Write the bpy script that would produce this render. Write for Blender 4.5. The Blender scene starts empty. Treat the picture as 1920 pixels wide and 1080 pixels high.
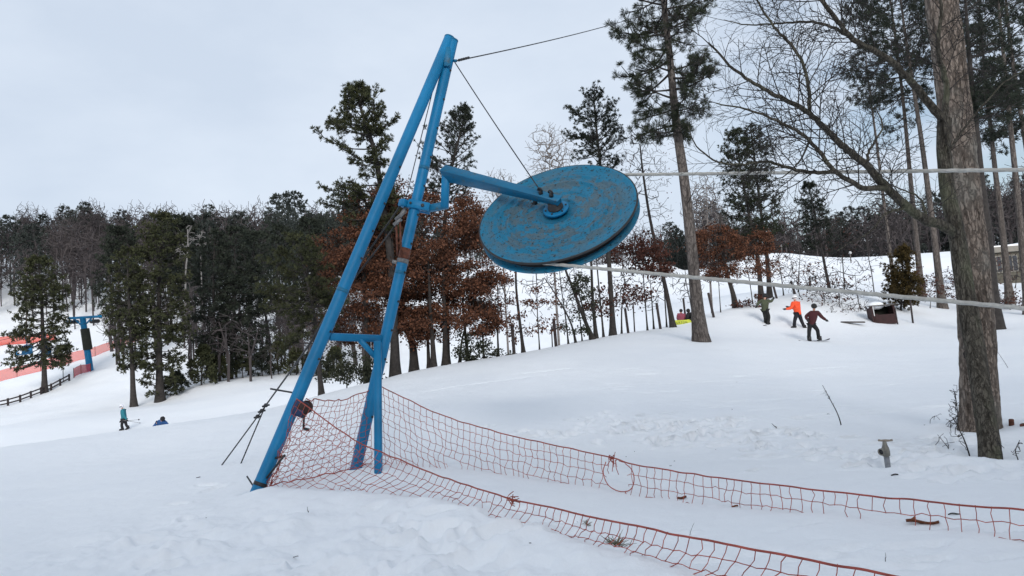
import bpy, math, random
import numpy as np
from mathutils import Vector, Matrix
rng = np.random.default_rng(11)
random.seed(11)
RAD = math.radians
sc = bpy.context.scene
COL = sc.collection

# ------------------------------------------------------------------ camera frame
FPX = 1400.0
CAM = np.array([0.0, 0.0, 1.6])
_t, _r = RAD(4.5), RAD(4.5)
FW = np.array([0, math.cos(_t), math.sin(_t)])
_R0 = np.array([1.0, 0, 0]); _U0 = np.array([0, -math.sin(_t), math.cos(_t)])
UP = _U0 * math.cos(_r) + _R0 * math.sin(_r)
RT = _R0 * math.cos(_r) - _U0 * math.sin(_r)
ZUP = np.array([0, 0, 1.0])

def ray(px, py): return FW + RT * ((px - 960) / FPX) - UP * ((py - 540) / FPX)
def P(px, py, D): return CAM + ray(px, py) * D
def proj(p):
    q = np.asarray(p, float) - CAM; d = q @ FW
    return 960 + FPX * (q @ RT) / d, 540 - FPX * (q @ UP) / d
def nrm(v): v = np.asarray(v, float); return v / (np.linalg.norm(v) + 1e-12)

# ------------------------------------------------------------------ noise
def vnoise(x, y, seed=0):
    x = np.asarray(x, float); y = np.asarray(y, float)
    xi = np.floor(x).astype(np.int64); yi = np.floor(y).astype(np.int64)
    fx = x - xi; fy = y - yi
    fx = fx * fx * (3 - 2 * fx); fy = fy * fy * (3 - 2 * fy)
    def h(a, b):
        n = (a * 374761393 + b * 668265263 + seed * 1274126177) & 0x7fffffff
        n = ((n ^ (n >> 13)) * 1274126177) & 0x7fffffff
        return ((n ^ (n >> 16)) & 0xffff) / 65535.0
    return (h(xi, yi) * (1 - fx) + h(xi + 1, yi) * fx) * (1 - fy) + (h(xi, yi + 1) * (1 - fx) + h(xi + 1, yi + 1) * fx) * fy - 0.5
def fbm(x, y, o=4, seed=0):
    a, s = 1.0, 0.0
    for i in range(o):
        s = s + a * vnoise(x, y, seed + i); x = np.asarray(x) * 2.03 + 7.1; y = np.asarray(y) * 2.03 + 3.7; a *= 0.5
    return s

# ------------------------------------------------------------------ terrain
CTRL_PX = [
 # crest of the near slope (the lip behind which the valley drops)
 (-150, 868, 17), (0, 840, 18), (115, 824, 19), (232, 808, 20), (300, 797, 21), (390, 785, 22), (480, 771, 23), (600, 741, 25), (740, 704, 27.5), (850, 682, 29.5),
 (960, 664, 31), (1060, 646, 32.5), (1150, 628, 34), (1230, 618, 36), (1276, 611, 37.6), (1315, 603, 38), (1380, 580, 40), (1440, 563, 43), (1520, 545, 47),
 # just behind the crest
 (-150, 884, 20.0), (0, 854, 21.0), (115, 837, 22.0), (232, 821, 23.0), (300, 809, 24.0), (390, 797, 25.0), (480, 783, 26.5), (600, 753, 29.0), (740, 715, 31.5), (850, 692, 33.5), (960, 673, 35.0), (1060, 654, 36.5), (1150, 635, 38.5), (1230, 619, 40.5),
 # slope in front of it
 (1315, 640, 28), (1437, 612, 36.5), (1497, 616, 36.5), (1525, 640, 32.5), (1655, 607, 38), (1760, 600, 40), (1900, 620, 32),
 (1770, 578, 46), (1900, 560, 50), (1620, 552, 52), (1690, 560, 50), (2100, 560, 42),
 (1900, 690, 18.5), (1650, 705, 19.5), (1300, 700, 22), (1100, 745, 17.5), (1300, 790, 13.2), (960, 740, 19.5), (700, 790, 15.5), (300, 850, 16.5), (480, 810, 17.5), (100, 880, 15),
 (480, 928, 9.25), (665, 878, 10.3), (1000, 900, 8.9), (1413, 953, 6.7), (1840, 800, 10.1), (1855, 855, 8.2), (1320, 943, 7.3), (1660, 868, 8.0), (1450, 850, 10.0), (1200, 850, 11.0),
 # valley beyond the lip, left
 (-200, 830, 46), (0, 812, 46), (232, 806, 47), (300, 800, 46), (450, 768, 52), (620, 735, 58), (250, 764, 64), (300, 754, 66), (430, 708, 76), (560, 700, 76), (100, 780, 60), (-200, 800, 70),
 (375, 722, 70), (130, 714, 92), (0, 760, 84), (168, 690, 98), (0, 716, 112), (220, 648, 122), (82, 700, 100), (0, 640, 145), (150, 585, 165), (300, 600, 150), (-300, 700, 110), (-300, 600, 165),
 (150, 500, 235), (0, 500, 240), (330, 500, 230), (500, 500, 240), (-300, 480, 250), (650, 510, 235),
 # the opposite snow field, middle and right
 (800, 640, 82), (1000, 640, 75), (1000, 565, 112), (1000, 510, 150), (800, 560, 120), (800, 510, 160), (1150, 565, 105), (1200, 508, 150), (1260, 500, 165), (1150, 505, 155),
 (1320, 560, 100), (1320, 505, 135), (1400, 515, 118), (1400, 482, 132), (1460, 477, 132), (1540, 489, 120), (1610, 491, 112), (1700, 490, 105), (1760, 500, 98),
 (1890, 527, 80), (2100, 520, 80), (1800, 530, 80),
]
_pts = [P(*c) for c in CTRL_PX]
for c in [(-4, 3, 0), (0, 3, 0), (4, 3, 0.02), (0, 0, 0), (-6, -6, 0), (6, -6, .1), (-6, 5, -.05), (7, 4, .1), (-16, 5, -.5), (18, 6, .5), (-30, -20, -1.5), (30, -20, 1), (0, -40, 0),
          # the hidden dip behind the lip
          (-6, 42, -2.2), (0, 44, -2.0), (6, 47, -1.2), (-12, 40, -2.4), (-20, 36, -2.6), (11, 55, .3), (17, 62, 2.0), (24, 75, 5), (-40, 30, -3), (-45, 60, -2),
          (-80, 20, -4), (80, 20, 4), (80, 90, 9), (70, 140, 10), (45, 165, 9.5), (60, 200, 12), (30, 190, 14), (0, 200, 22), (-30, 260, 38), (-150, 200, 36), (-120, 120, 10),
          (-160, 300, 46), (0, 320, 40), (120, 260, 30), (100, 400, 36), (-100, 450, 50), (150, 150, 16)]:
    _pts.append(np.array(c, float))
_pts = np.array(_pts)
_S = 30.0
_C = _pts[:, :2] / _S
def _k(r2): return 0.5 * r2 * np.log(r2 + 1e-9)
_n = len(_C)
_K = _k(((_C[:, None] - _C[None]) ** 2).sum(-1)) + np.eye(_n) * 0.00012
_A = np.zeros((_n + 3, _n + 3)); _A[:_n, :_n] = _K; _A[:_n, _n] = 1; _A[:_n, _n + 1:] = _C; _A[_n:, :_n] = _A[:_n, _n:].T
_W = np.linalg.solve(_A, np.concatenate([_pts[:, 2], np.zeros(3)]))
def hbase(x, y):
    x = np.atleast_1d(np.asarray(x, float)); y = np.atleast_1d(np.asarray(y, float)); out = np.empty(x.shape)
    xf, yf, of = x.ravel() / _S, y.ravel() / _S, out.ravel()
    for i in range(0, len(xf), 40000):
        q = np.stack([xf[i:i + 40000], yf[i:i + 40000]], 1)
        r2 = ((q[:, None] - _C[None]) ** 2).sum(-1)
        of[i:i + 40000] = _k(r2) @ _W[:_n] + _W[_n] + q @ _W[_n + 1:]
    return of.reshape(x.shape)

def Gb(px, py, dmin=3, dmax=330):
    """where the view ray through a pixel meets the smooth ground"""
    r = ray(px, py); d = np.geomspace(dmin, dmax, 1500)
    p = CAM[None] + d[:, None] * r[None]
    below = p[:, 2] < hbase(p[:, 0], p[:, 1])
    i = int(np.argmax(below)) if below.any() else len(d) - 1
    return p[i]

_berm = [Gb(*q) for q in [(505, 935), (660, 948), (782, 954), (905, 988), (1085, 1045), (1230, 1095)]]
_berm = np.array(_berm)[:, :2]
def seg_dist(x, y, poly):
    best = np.full(x.shape, 1e9)
    for a, b in zip(poly[:-1], poly[1:]):
        d = b - a; t = np.clip(((x - a[0]) * d[0] + (y - a[1]) * d[1]) / (d @ d), 0, 1)
        best = np.minimum(best, np.hypot(x - a[0] - t * d[0], y - a[1] - t * d[1]))
    return best
DENTS = []
def dent(px, py, L, Wd, dep, ang):
    g = Gb(px, py); DENTS.append((g[0], g[1], L, Wd, dep, ang))
_dr = np.random.default_rng(5)
for _ in range(170):      # trampled snow above the rear net
    dent(*((_dr.normal(1250, 135), _dr.normal(806, 17)) if _ < 120 else (_dr.uniform(1380, 1860), _dr.normal(845, 16))), _dr.uniform(.10, .22), _dr.uniform(.05, .10), _dr.uniform(.03, .13), _dr.uniform(0, 3.14))
for _ in range(26):      # path to the valve and the big tree
    u = _dr.uniform(0, 1); dent(1290 + 560 * u, 823 + 62 * u + _dr.normal() * 7, .17, .09, _dr.uniform(.03, .07), _dr.uniform(-.3, .5))
for _ in range(48):      # lumpy snow in front of the front net
    dent(_dr.uniform(480, 1120), _dr.uniform(955, 1085), _dr.uniform(.08, .22), _dr.uniform(.05, .11), _dr.uniform(.02, .06), _dr.uniform(0, 3.14))
for q in [(388, 912), (400, 918), (300, 1030), (335, 1040), (290, 1052), (350, 975), (330, 948), (370, 1000), (310, 1065), (275, 1015)]:
    dent(*q, _dr.uniform(.12, .2), _dr.uniform(.06, .1), .05, _dr.uniform(0, 3))
dent(1315, 642, .5, .45, .10, 0)
for q in [(481, 927), (668, 878), (707, 888), (1665, 873)]: dent(*q, .20, .17, .06, 0)
for q in [(806, 1010), (880, 1048), (960, 1010)]: dent(*q, .24, .16, .1, .4)
for _ in range(26):
    dent(_dr.uniform(1200, 1900), _dr.uniform(985, 1075), _dr.uniform(.1, .25), _dr.uniform(.03, .07), _dr.uniform(.01, .03), _dr.uniform(-.5, .3))
for _ in range(30):
    dent(_dr.uniform(1700, 1920), _dr.uniform(840, 905), _dr.uniform(.1, .2), _dr.uniform(.06, .1), _dr.uniform(.02, .06), _dr.uniform(0, 3))
for _ in range(45):
    dent(_dr.uniform(1150, 1900), _dr.uniform(665, 790), _dr.uniform(.2, .45), _dr.uniform(.06, .14), _dr.uniform(.015, .045), _dr.uniform(-.4, .4))
for q in [(1180, 668, 3.2, .10, 0.066, .25), (1330, 655, 3.5, .09, 0.066, .3), (1500, 664, 3.0, .09, 0.062, .1), (1650, 655, 3.4, .1, 0.066, .05), (1760, 668, 2.5, .1, 0.055, -.1), (1400, 676, 3.0, .09, 0.055, .2), (1080, 690, 2.6, .09, 0.055, .3), (1560, 690, 2.2, .08, 0.044, .15), (900, 720, 2.4, .08, 0.044, .4), (1250, 720, 2.0, .08, 0.044, .1)]: dent(*q)
_tree_well = [Gb(1838, 806), Gb(1857, 858)]

def height(x, y):
    x = np.atleast_1d(np.asarray(x, float)); y = np.atleast_1d(np.asarray(y, float))
    z = hbase(x, y)
    r = np.hypot(x, y)
    near = np.clip((60 - r) / 45, 0, 1)
    z = z + fbm(x * .35, y * .35, 3, 3) * .05 * np.clip((90 - r) / 60, 0, 1) + fbm(x * 1.6, y * 1.6, 3, 9) * .022 * near
    far = np.clip((r - 50) / 60, 0, 1)
    z = z + fbm(x * .09, y * .09, 3, 21) * .55 * far + fbm(x * .45, y * .45, 2, 25) * .14 * far
    m = (r < 24)
    if m.any():
        xm, ym = x[m], y[m]
        zz = np.zeros(xm.shape)
        db = seg_dist(xm, ym, _berm)
        zz += .10 * np.exp(-(db / .35) ** 2)
        # lumps in front of the berm
        lump = np.clip((seg_dist(xm, ym, _berm - np.array([.3, 1.9])) < 3).astype(float) * np.exp(-(seg_dist(xm, ym, _berm - np.array([.4, 1.7])) / 1.5) ** 2), 0, 1)
        zz += lump * (fbm(xm * 2.6, ym * 2.6, 4, 31) * .125 + .01)
        zz += fbm(xm * 6, ym * 6, 3, 44) * .008
        for (a, b, L, Wd, dep, ang) in DENTS:
            c, s = math.cos(ang), math.sin(ang)
            dx, dy = xm - a, ym - b
            k = (np.abs(dx) < max(.8, 1.6 * L)) & (np.abs(dy) < max(.8, 1.6 * L))
            if not k.any(): continue
            u = (dx[k] * c + dy[k] * s) / L; v = (-dx[k] * s + dy[k] * c) / Wd
            q = np.sqrt(u * u + v * v) + vnoise(xm[k] * 9, ym[k] * 9, 77) * .35
            zz[k] += -dep * np.exp(-q ** 4) + dep * .3 * np.exp(-((q - 1.35) / .35) ** 2)
        for i, g in enumerate(_tree_well):
            q = np.hypot(xm - g[0], ym - g[1])
            zz += .06 * np.exp(-((q - .6) / .25) ** 2)
        z = z.copy(); z[m] += zz
    return z
def H(x, y): return float(height(np.array([x]), np.array([y]))[0])
def G(px, py, dmin=3, dmax=330):
    p = Gb(px, py, dmin, dmax); p = p.copy(); p[2] = H(p[0], p[1]); return p
def depth(p): return float((np.asarray(p) - CAM) @ FW)
def drop(p): p = np.array(p, float); p[2] = H(p[0], p[1]); return p

# ------------------------------------------------------------------ mesh builder
class MB:
    def __init__(s): s.v = []; s.f = []; s.t = []; s.n = 0; s.m = []
    def add(s, v, f, tint=0.5, mi=0):
        v = np.asarray(v, float).reshape(-1, 3)
        fs = f if isinstance(f, list) else [f]
        for q in fs:
            q = np.asarray(q, np.int64)
            if q.size: s.f.append(q + s.n); s.m.append(mi)
        s.v.append(v); s.n += len(v)
        s.t.append(np.full(len(v), tint) if np.isscalar(tint) else np.asarray(tint, float))
    def build(s, name, mat, parent=None, smooth=True, origin=None, loc=None):
        me = bpy.data.meshes.new(name)
        V = np.concatenate(s.v) if s.v else np.zeros((0, 3))
        o = np.zeros(3)
        if parent is not None: o = np.array(parent['_o']) if '_o' in parent else np.zeros(3)
        if origin is not None and parent is None: o = np.asarray(origin, float)
        me.vertices.add(len(V)); me.vertices.foreach_set('co', (V - o).astype(np.float32).ravel())
        loops = np.concatenate([q.ravel() for q in s.f]); sizes = np.concatenate([np.full(len(q), q.shape[1]) for q in s.f])
        me.loops.add(len(loops)); me.loops.foreach_set('vertex_index', loops.astype(np.int32))
        me.polygons.add(len(sizes)); st = np.concatenate([[0], np.cumsum(sizes)[:-1]])
        me.polygons.foreach_set('loop_start', st.astype(np.int32))
        me.polygons.foreach_set('use_smooth', np.full(len(sizes), smooth, dtype=bool))
        mats = mat if isinstance(mat, (list, tuple)) else [mat]
        for m in mats: me.materials.append(m)
        if len(mats) > 1:
            me.polygons.foreach_set('material_index', np.concatenate([np.full(len(q), i) for q, i in zip(s.f, s.m)]).astype(np.int32))
        a = me.attributes.new('tint', 'FLOAT', 'POINT'); a.data.foreach_set('value', np.concatenate(s.t).astype(np.float32))
        me.update(calc_edges=True)
        ob = bpy.data.objects.new(name, me); COL.objects.link(ob)
        if parent is not None:
            ob.parent = parent; ob['_o'] = list(o)
        else:
            ob.location = o; ob['_o'] = list(o)
        return ob

def tag(o, label=None, cat=None, group=None, kind=None):
    if label: o['label'] = label
    if cat: o['category'] = cat
    if group: o['group'] = group
    if kind: o['kind'] = kind
    return o
def thing(name, label, cat, loc, group=None):
    o = bpy.data.objects.new(name, None); COL.objects.link(o)
    o.location = loc; o['_o'] = [float(q) for q in loc]; o.empty_display_size = .2
    return tag(o, label, cat, group)

# ------------------------------------------------------------------ shapes
def frames(pts):
    t = np.gradient(pts, axis=0); t /= np.linalg.norm(t, axis=1, keepdims=True) + 1e-12
    ref = np.array([0, 0, 1.0]) if abs(t[0][2]) < .9 else np.array([1.0, 0, 0])
    n = np.cross(t[0], ref); n /= np.linalg.norm(n) + 1e-12
    N = [n]
    for i in range(1, len(pts)):
        n = n - (n @ t[i]) * t[i]; n /= np.linalg.norm(n) + 1e-12; N.append(n)
    N = np.array(N); return t, N, np.cross(t, N)
def tube(mb, pts, rad, sides=8, cap=True, tint=.5, wob=None, mi=0):
    pts = np.asarray(pts, float); K = len(pts)
    rad = np.full(K, rad, float) if np.isscalar(rad) else np.asarray(rad, float)
    t, N, B = frames(pts)
    a = np.linspace(0, 2 * math.pi, sides, endpoint=False)
    rr = rad[:, None] * np.ones(sides)[None]
    if wob is not None: rr = rr * wob(a[None, :] + 0 * rr, np.arange(K)[:, None] + 0 * rr)
    v = pts[:, None] + rr[..., None] * (np.cos(a)[None, :, None] * N[:, None] + np.sin(a)[None, :, None] * B[:, None])
    i = np.arange(K - 1)[:, None] * sides; j = np.arange(sides)[None]; j2 = (j + 1) % sides
    f = [np.stack([i + j, i + j2, i + sides + j2, i + sides + j], -1).reshape(-1, 4)]
    if cap: f += [np.arange(sides)[::-1][None], (np.arange(sides) + (K - 1) * sides)[None]]
    tt = tint if np.isscalar(tint) else np.repeat(np.asarray(tint), sides)
    mb.add(v.reshape(-1, 3), f, tt, mi)
def tubes(mb, pts, rad, sides=3, tint=.5):
    """many polylines with the same point count: pts (N,K,3), rad (N,K)"""
    pts = np.asarray(pts, float)
    if len(pts) == 0: return
    Nn, K, _ = pts.shape; rad = np.broadcast_to(np.asarray(rad, float), (Nn, K))
    t = np.gradient(pts, axis=1); t /= np.linalg.norm(t, axis=2, keepdims=True) + 1e-12
    ref = np.where(np.abs(t[:, :1, 2:3]) < .8, np.array([0, 0, 1.0]), np.array([1.0, 0, 0]))
    n = np.cross(t, np.broadcast_to(ref, t.shape)); n /= np.linalg.norm(n, axis=2, keepdims=True) + 1e-12
    b = np.cross(t, n)
    a = np.linspace(0, 2 * math.pi, sides, endpoint=False)
    v = pts[:, :, None] + rad[:, :, None, None] * (np.cos(a)[:, None] * n[:, :, None] + np.sin(a)[:, None] * b[:, :, None])
    base = (np.arange(Nn) * K * sides)[:, None, None]; i = (np.arange(K - 1) * sides)[None, :, None]; j = np.arange(sides)[None, None]; j2 = (j + 1) % sides
    f = np.stack([base + i + j, base + i + j2, base + i + sides + j2, base + i + sides + j], -1).reshape(-1, 4)
    tt = tint if np.isscalar(tint) else np.repeat(np.asarray(tint), K * sides)
    mb.add(v.reshape(-1, 3), f, tt)
def spline(pts, n):
    """Catmull-Rom through pts, n samples"""
    p = np.asarray(pts, float)
    if len(p) < 3:
        u = np.linspace(0, 1, n)[:, None]; return p[0] * (1 - u) + p[-1] * u
    q = np.concatenate([[2 * p[0] - p[1]], p, [2 * p[-1] - p[-2]]])
    s = np.linspace(0, len(p) - 1 - 1e-9, n); i = s.astype(int); u = (s - i)[:, None]
    a, b, c, d = q[i], q[i + 1], q[i + 2], q[i + 3]
    return .5 * (2 * b + (c - a) * u + (2 * a - 5 * b + 4 * c - d) * u ** 2 + (3 * b - a - 3 * c + d) * u ** 3)
def resample(pts, step):
    pts = np.asarray(pts, float); L = np.concatenate([[0], np.cumsum(np.linalg.norm(np.diff(pts, axis=0), axis=1))])
    n = max(2, int(round(L[-1] / step)) + 1); s = np.linspace(0, L[-1], n)
    return np.stack([np.interp(s, L, pts[:, k]) for k in range(3)], 1)
def lathe(mb, c, axis, prof, seg=48, tint=.5, cap=True):
    axis = nrm(axis); e1 = nrm(np.cross(axis, [0.3, 0.2, .9] if abs(axis[2]) < .8 else [1, 0, 0])); e2 = np.cross(axis, e1)
    a = np.linspace(0, 2 * math.pi, seg, endpoint=False)
    v = np.concatenate([c + axis * h + r * (np.cos(a)[:, None] * e1 + np.sin(a)[:, None] * e2) for r, h in prof])
    K = len(prof); i = np.arange(K - 1)[:, None] * seg; j = np.arange(seg)[None]; j2 = (j + 1) % seg
    f = [np.stack([i + j, i + j2, i + seg + j2, i + seg + j], -1).reshape(-1, 4)]
    if cap and prof[0][0] > 1e-6: f.append(np.arange(seg)[::-1][None])
    if cap and prof[-1][0] > 1e-6: f.append((np.arange(seg) + (K - 1) * seg)[None])
    mb.add(v, f, tint)
def beam(mb, p, q, w0, h0, w1=None, h1=None, side=None, bev=.12, tint=.5):
    """bevelled box bar from p to q; w along side, h across"""
    p = np.asarray(p, float); q = np.asarray(q, float); w1 = w0 if w1 is None else w1; h1 = h0 if h1 is None else h1
    t = nrm(q - p); s = np.asarray(side, float) if side is not None else np.cross(t, ZUP if abs(t[2]) < .9 else [1, 0, 0])
    s = nrm(s - (s @ t) * t); n = np.cross(s, t)
    def ring(c, w, h):
        b = bev * min(w, h); x, y = w / 2, h / 2
        return np.array([c + s * a + n * d for a, d in [(x - b, y), (x, y - b), (x, -y + b), (x - b, -y), (-x + b, -y), (-x, -y + b), (-x, y - b), (-x + b, y)]])
    e = bev * min(w0, h0)
    v = np.concatenate([ring(p, w0 - 2 * e, h0 - 2 * e), ring(p + t * e, w0, h0), ring(q - t * e, w1, h1), ring(q, w1 - 2 * e, h1 - 2 * e)])
    i = (np.arange(3) * 8)[:, None]; j = np.arange(8)[None]; j2 = (j + 1) % 8
    mb.add(v, [np.stack([i + j, i + 8 + j, i + 8 + j2, i + j2], -1).reshape(-1, 4), np.arange(8)[None], (np.arange(8)[::-1] + 24)[None]], tint)
def ball(mb, c, r, seg=12, sq=(1, 1, 1), tint=.5, ax=None, noise=0):
    u = np.linspace(0, math.pi, seg // 2 + 2)[1:-1]; a = np.linspace(0, 2 * math.pi, seg, endpoint=False)
    d = np.stack([np.outer(np.sin(u), np.cos(a)), np.outer(np.sin(u), np.sin(a)), np.outer(np.cos(u), np.ones(seg))], -1).reshape(-1, 3)
    d = np.concatenate([[[0, 0, 1.0]], d, [[0, 0, -1.0]]])
    rr = 1 + (noise * rng.uniform(-1, 1, (len(d), 1)) if noise else 0)
    v = d * rr * np.asarray(sq) * r
    if ax is not None: v = v @ np.asarray(ax)
    K = len(u); i = 1 + np.arange(K - 1)[:, None] * seg; j = np.arange(seg)[None]; j2 = (j + 1) % seg
    f = [np.stack([i + j, i + seg + j, i + seg + j2, i + j2], -1).reshape(-1, 4)]
    jj = np.arange(seg); f.append(np.stack([np.zeros(seg, int), 1 + jj, 1 + (jj + 1) % seg], -1))
    l = 1 + (K - 1) * seg; f.append(np.stack([np.full(seg, l + seg), l + (jj + 1) % seg, l + jj], -1))
    mb.add(np.asarray(c) + v, f, tint)

# ------------------------------------------------------------------ materials
def mat(name, rough=.7):
    m = bpy.data.materials.new(name); m.use_nodes = True
    b = m.node_tree.nodes['Principled BSDF']; b.inputs['Roughness'].default_value = rough
    return m, m.node_tree, b
def node(nt, t, **kw):
    n = nt.nodes.new(t)
    for k, v in kw.items():
        if k in n.inputs: n.inputs[k].default_value = v
        else: setattr(n, k, v)
    return n
def ramp(nt, fac, stops):
    r = nt.nodes.new('ShaderNodeValToRGB'); e = r.color_ramp.elements
    while len(e) < len(stops): e.new(.5)
    for q, (p, c) in zip(e, stops): q.position = p; q.color = (*c, 1) if len(c) == 3 else c
    nt.links.new(fac, r.inputs['Fac']); return r.outputs['Color']
def mapped(nt, scale, coord='Object'):
    tc = nt.nodes.new('ShaderNodeTexCoord'); mp = nt.nodes.new('ShaderNodeMapping'); mp.inputs['Scale'].default_value = scale
    nt.links.new(tc.outputs[coord], mp.inputs['Vector']); return mp.outputs['Vector']
def noise(nt, vec, scale, detail=4, rough=.55):
    n = nt.nodes.new('ShaderNodeTexNoise'); n.inputs['Scale'].default_value = scale; n.inputs['Detail'].default_value = detail; n.inputs['Roughness'].default_value = rough
    nt.links.new(vec, n.inputs['Vector']); return n.outputs['Fac']
def bump(nt, b, h, dist, strength=1.0):
    n = nt.nodes.new('ShaderNodeBump'); n.inputs['Distance'].default_value = dist; n.inputs['Strength'].default_value = strength
    nt.links.new(h, n.inputs['Height']); nt.links.new(n.outputs['Normal'], b.inputs['Normal'])
def mixc(nt, fac, a, bb):
    m = nt.nodes.new('ShaderNodeMix'); m.data_type = 'RGBA'
    for s, v in ((6, a), (7, bb)):
        if isinstance(v, tuple): m.inputs[s].default_value = (*v, 1)
        else: nt.links.new(v, m.inputs[s])
    if isinstance(fac, (int, float)): m.inputs[0].default_value = fac
    else: nt.links.new(fac, m.inputs[0])
    return m.outputs[2]
def tinted(name, c0, c1, rough=.8, nscale=None, c2=None):
    """colour running from c0 to c1 with the mesh's own per-leaf tint"""
    m, nt, b = mat(name, rough)
    at = node(nt, 'ShaderNodeAttribute', attribute_name='tint')
    col = ramp(nt, at.outputs['Fac'], [(0, c0), (1, c1)])
    if nscale: col = mixc(nt, ramp(nt, noise(nt, mapped(nt, (1, 1, 1)), nscale), [(.4, (0, 0, 0)), (.6, (1, 1, 1))]), col, c2)
    nt.links.new(col, b.inputs['Base Color']); b.inputs['Specular IOR Level'].default_value = .2
    return m
def plain(name, c, rough=.7, var=.25, scale=6, metal=0, bmp=0):
    m, nt, b = mat(name, rough); b.inputs['Metallic'].default_value = metal
    n = noise(nt, mapped(nt, (1, 1, 1)), scale, 5)
    nt.links.new(ramp(nt, n, [(.3, tuple(q * (1 - var) for q in c)), (.7, tuple(min(1, q * (1 + var)) for q in c))]), b.inputs['Base Color'])
    if bmp: bump(nt, b, n, bmp)
    return m
def bark(name, c0, c1, sx, sz, depth_, lich=None, plates=.6):
    m, nt, b = mat(name, .9); b.inputs['Specular IOR Level'].default_value = .15
    v = mapped(nt, (sx, sx, sz))
    nz = nt.nodes.new('ShaderNodeTexNoise'); nz.inputs['Scale'].default_value = 1.1; nz.inputs['Detail'].default_value = 6; nt.links.new(v, nz.inputs['Vector'])
    va = nt.nodes.new('ShaderNodeVectorMath'); va.operation = 'MULTIPLY_ADD'; va.inputs[1].default_value = (2.6,) * 3
    nt.links.new(nz.outputs['Color'], va.inputs[0]); nt.links.new(v, va.inputs[2])
    vo = nt.nodes.new('ShaderNodeTexVoronoi'); vo.feature = 'DISTANCE_TO_EDGE'; vo.inputs['Scale'].default_value = .9; nt.links.new(va.outputs[0], vo.inputs['Vector'])
    plate = ramp(nt, vo.outputs['Distance'], [(.0, (0, 0, 0)), (.14, (1, 1, 1))])
    fine = noise(nt, v, 3.5, 8, .72); gro = noise(nt, mapped(nt, (sx * .55, sx * .55, sz * .16)), 1.6, 6, .65)
    col = mixc(nt, ramp(nt, fine, [(.3, (0, 0, 0)), (.7, (1, 1, 1))]), c0, c1)
    col = mixc(nt, ramp(nt, gro, [(.34, (0, 0, 0)), (.50, (1, 1, 1))]), tuple(q * .6 for q in c0), col)
    pm = nt.nodes.new('ShaderNodeMath'); pm.operation = 'MULTIPLY_ADD'; pm.inputs[1].default_value = plates; pm.inputs[2].default_value = 1 - plates; nt.links.new(plate, pm.inputs[0])
    col = mixc(nt, pm.outputs[0], tuple(q * .3 for q in c0), col)
    if lich: col = mixc(nt, ramp(nt, noise(nt, mapped(nt, (1, 1, .6)), 2.6, 5), [(.5, (0, 0, 0)), (.68, (.7, .7, .7))]), col, lich)
    nt.links.new(col, b.inputs['Base Color'])
    h = nt.nodes.new('ShaderNodeMath'); h.operation = 'MULTIPLY_ADD'; h.inputs[1].default_value = .8
    nt.links.new(gro, h.inputs[0]); nt.links.new(plate, h.inputs[2])
    h2 = nt.nodes.new('ShaderNodeMath'); h2.operation = 'MULTIPLY_ADD'; h2.inputs[1].default_value = .5; nt.links.new(fine, h2.inputs[0]); nt.links.new(h.outputs[0], h2.inputs[2]); bump(nt, b, h2.outputs[0], depth_)
    return m
def snow_mat():
    m, nt, b = mat('snow', .65); b.inputs['Specular IOR Level'].default_value = .25
    v = mapped(nt, (1, 1, 1))
    big = noise(nt, v, .25, 4); fine = noise(nt, v, 14, 6, .65); grain = noise(nt, v, 110, 2)
    c = mixc(nt, ramp(nt, big, [(.35, (0, 0, 0)), (.65, (1, 1, 1))]), (.85, .87, .895), (.885, .90, .915))
    nt.links.new(c, b.inputs['Base Color'])
    a = nt.nodes.new('ShaderNodeMath'); a.operation = 'MULTIPLY_ADD'; a.inputs[1].default_value = .25
    nt.links.new(grain, a.inputs[0]); nt.links.new(fine, a.inputs[2]); bump(nt, b, a.outputs[0], .012, .8)
    return m
def paint(name, c, worn, wornc, rough=.5, ring=False):
    m, nt, b = mat(name, rough); b.inputs['Specular IOR Level'].default_value = .35
    v = mapped(nt, (1, 1, 1)); n1 = noise(nt, v, 9, 6, .7); n2 = noise(nt, v, 2.2, 4); n3 = noise(nt, v, 45, 4, .7)
    col = mixc(nt, ramp(nt, n2, [(.3, (0, 0, 0)), (.7, (1, 1, 1))]), tuple(q * .8 for q in c), tuple(q * 1.15 for q in c))
    col = mixc(nt, ramp(nt, n1, [(worn, (0, 0, 0)), (worn + .1, (.8, .8, .8))]), col, wornc)
    col = mixc(nt, ramp(nt, n3, [(.69, (0, 0, 0)), (.73, (1, 1, 1))]), col, (.018, .02, .02))
    nt.links.new(col, b.inputs['Base Color']); bump(nt, b, n3, .002)
    return m

M = {}
M['snow'] = snow_mat()
M['blue'] = paint('blue_paint', (.002, .165, .35), .66, (.008, .115, .22))
M['blue_dull'] = paint('weathered_blue_paint', (.006, .135, .26), .56, (.055, .10, .12))
M['steel_dark'] = plain('dark_steel', (.02, .02, .022), .6, .4, 20)
M['steel_grey'] = plain('grey_steel', (.16, .16, .16), .5, .3, 20, .3)
M['rust'] = plain('rusted_steel', (.11, .035, .018), .8, .5, 18)
M['needle'] = tinted('pine_needles', (.012, .017, .011), (.040, .048, .027))
M['needle_black'] = tinted('dark_pine_needles', (.013, .018, .014), (.038, .046, .033))
M['needle_olive'] = tinted('olive_pine_needles', (.020, .025, .012), (.062, .066, .031))
M['needle_yellow'] = tinted('cedar_foliage', (.026, .021, .007), (.085, .058, .02))
M['russet'] = tinted('dry_oak_leaves', (.029, .0135, .0095), (.165, .070, .039))
M['redbrown'] = tinted('dry_beech_leaves', (.030, .013, .010), (.10, .038, .026))
M['evleaf'] = tinted('evergreen_leaves', (.015, .02, .012), (.05, .055, .035))
M['bark_pine'] = bark('pine_bark', (.10, .085, .077), (.19, .165, .15), 10, 3.2, .02)
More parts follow.
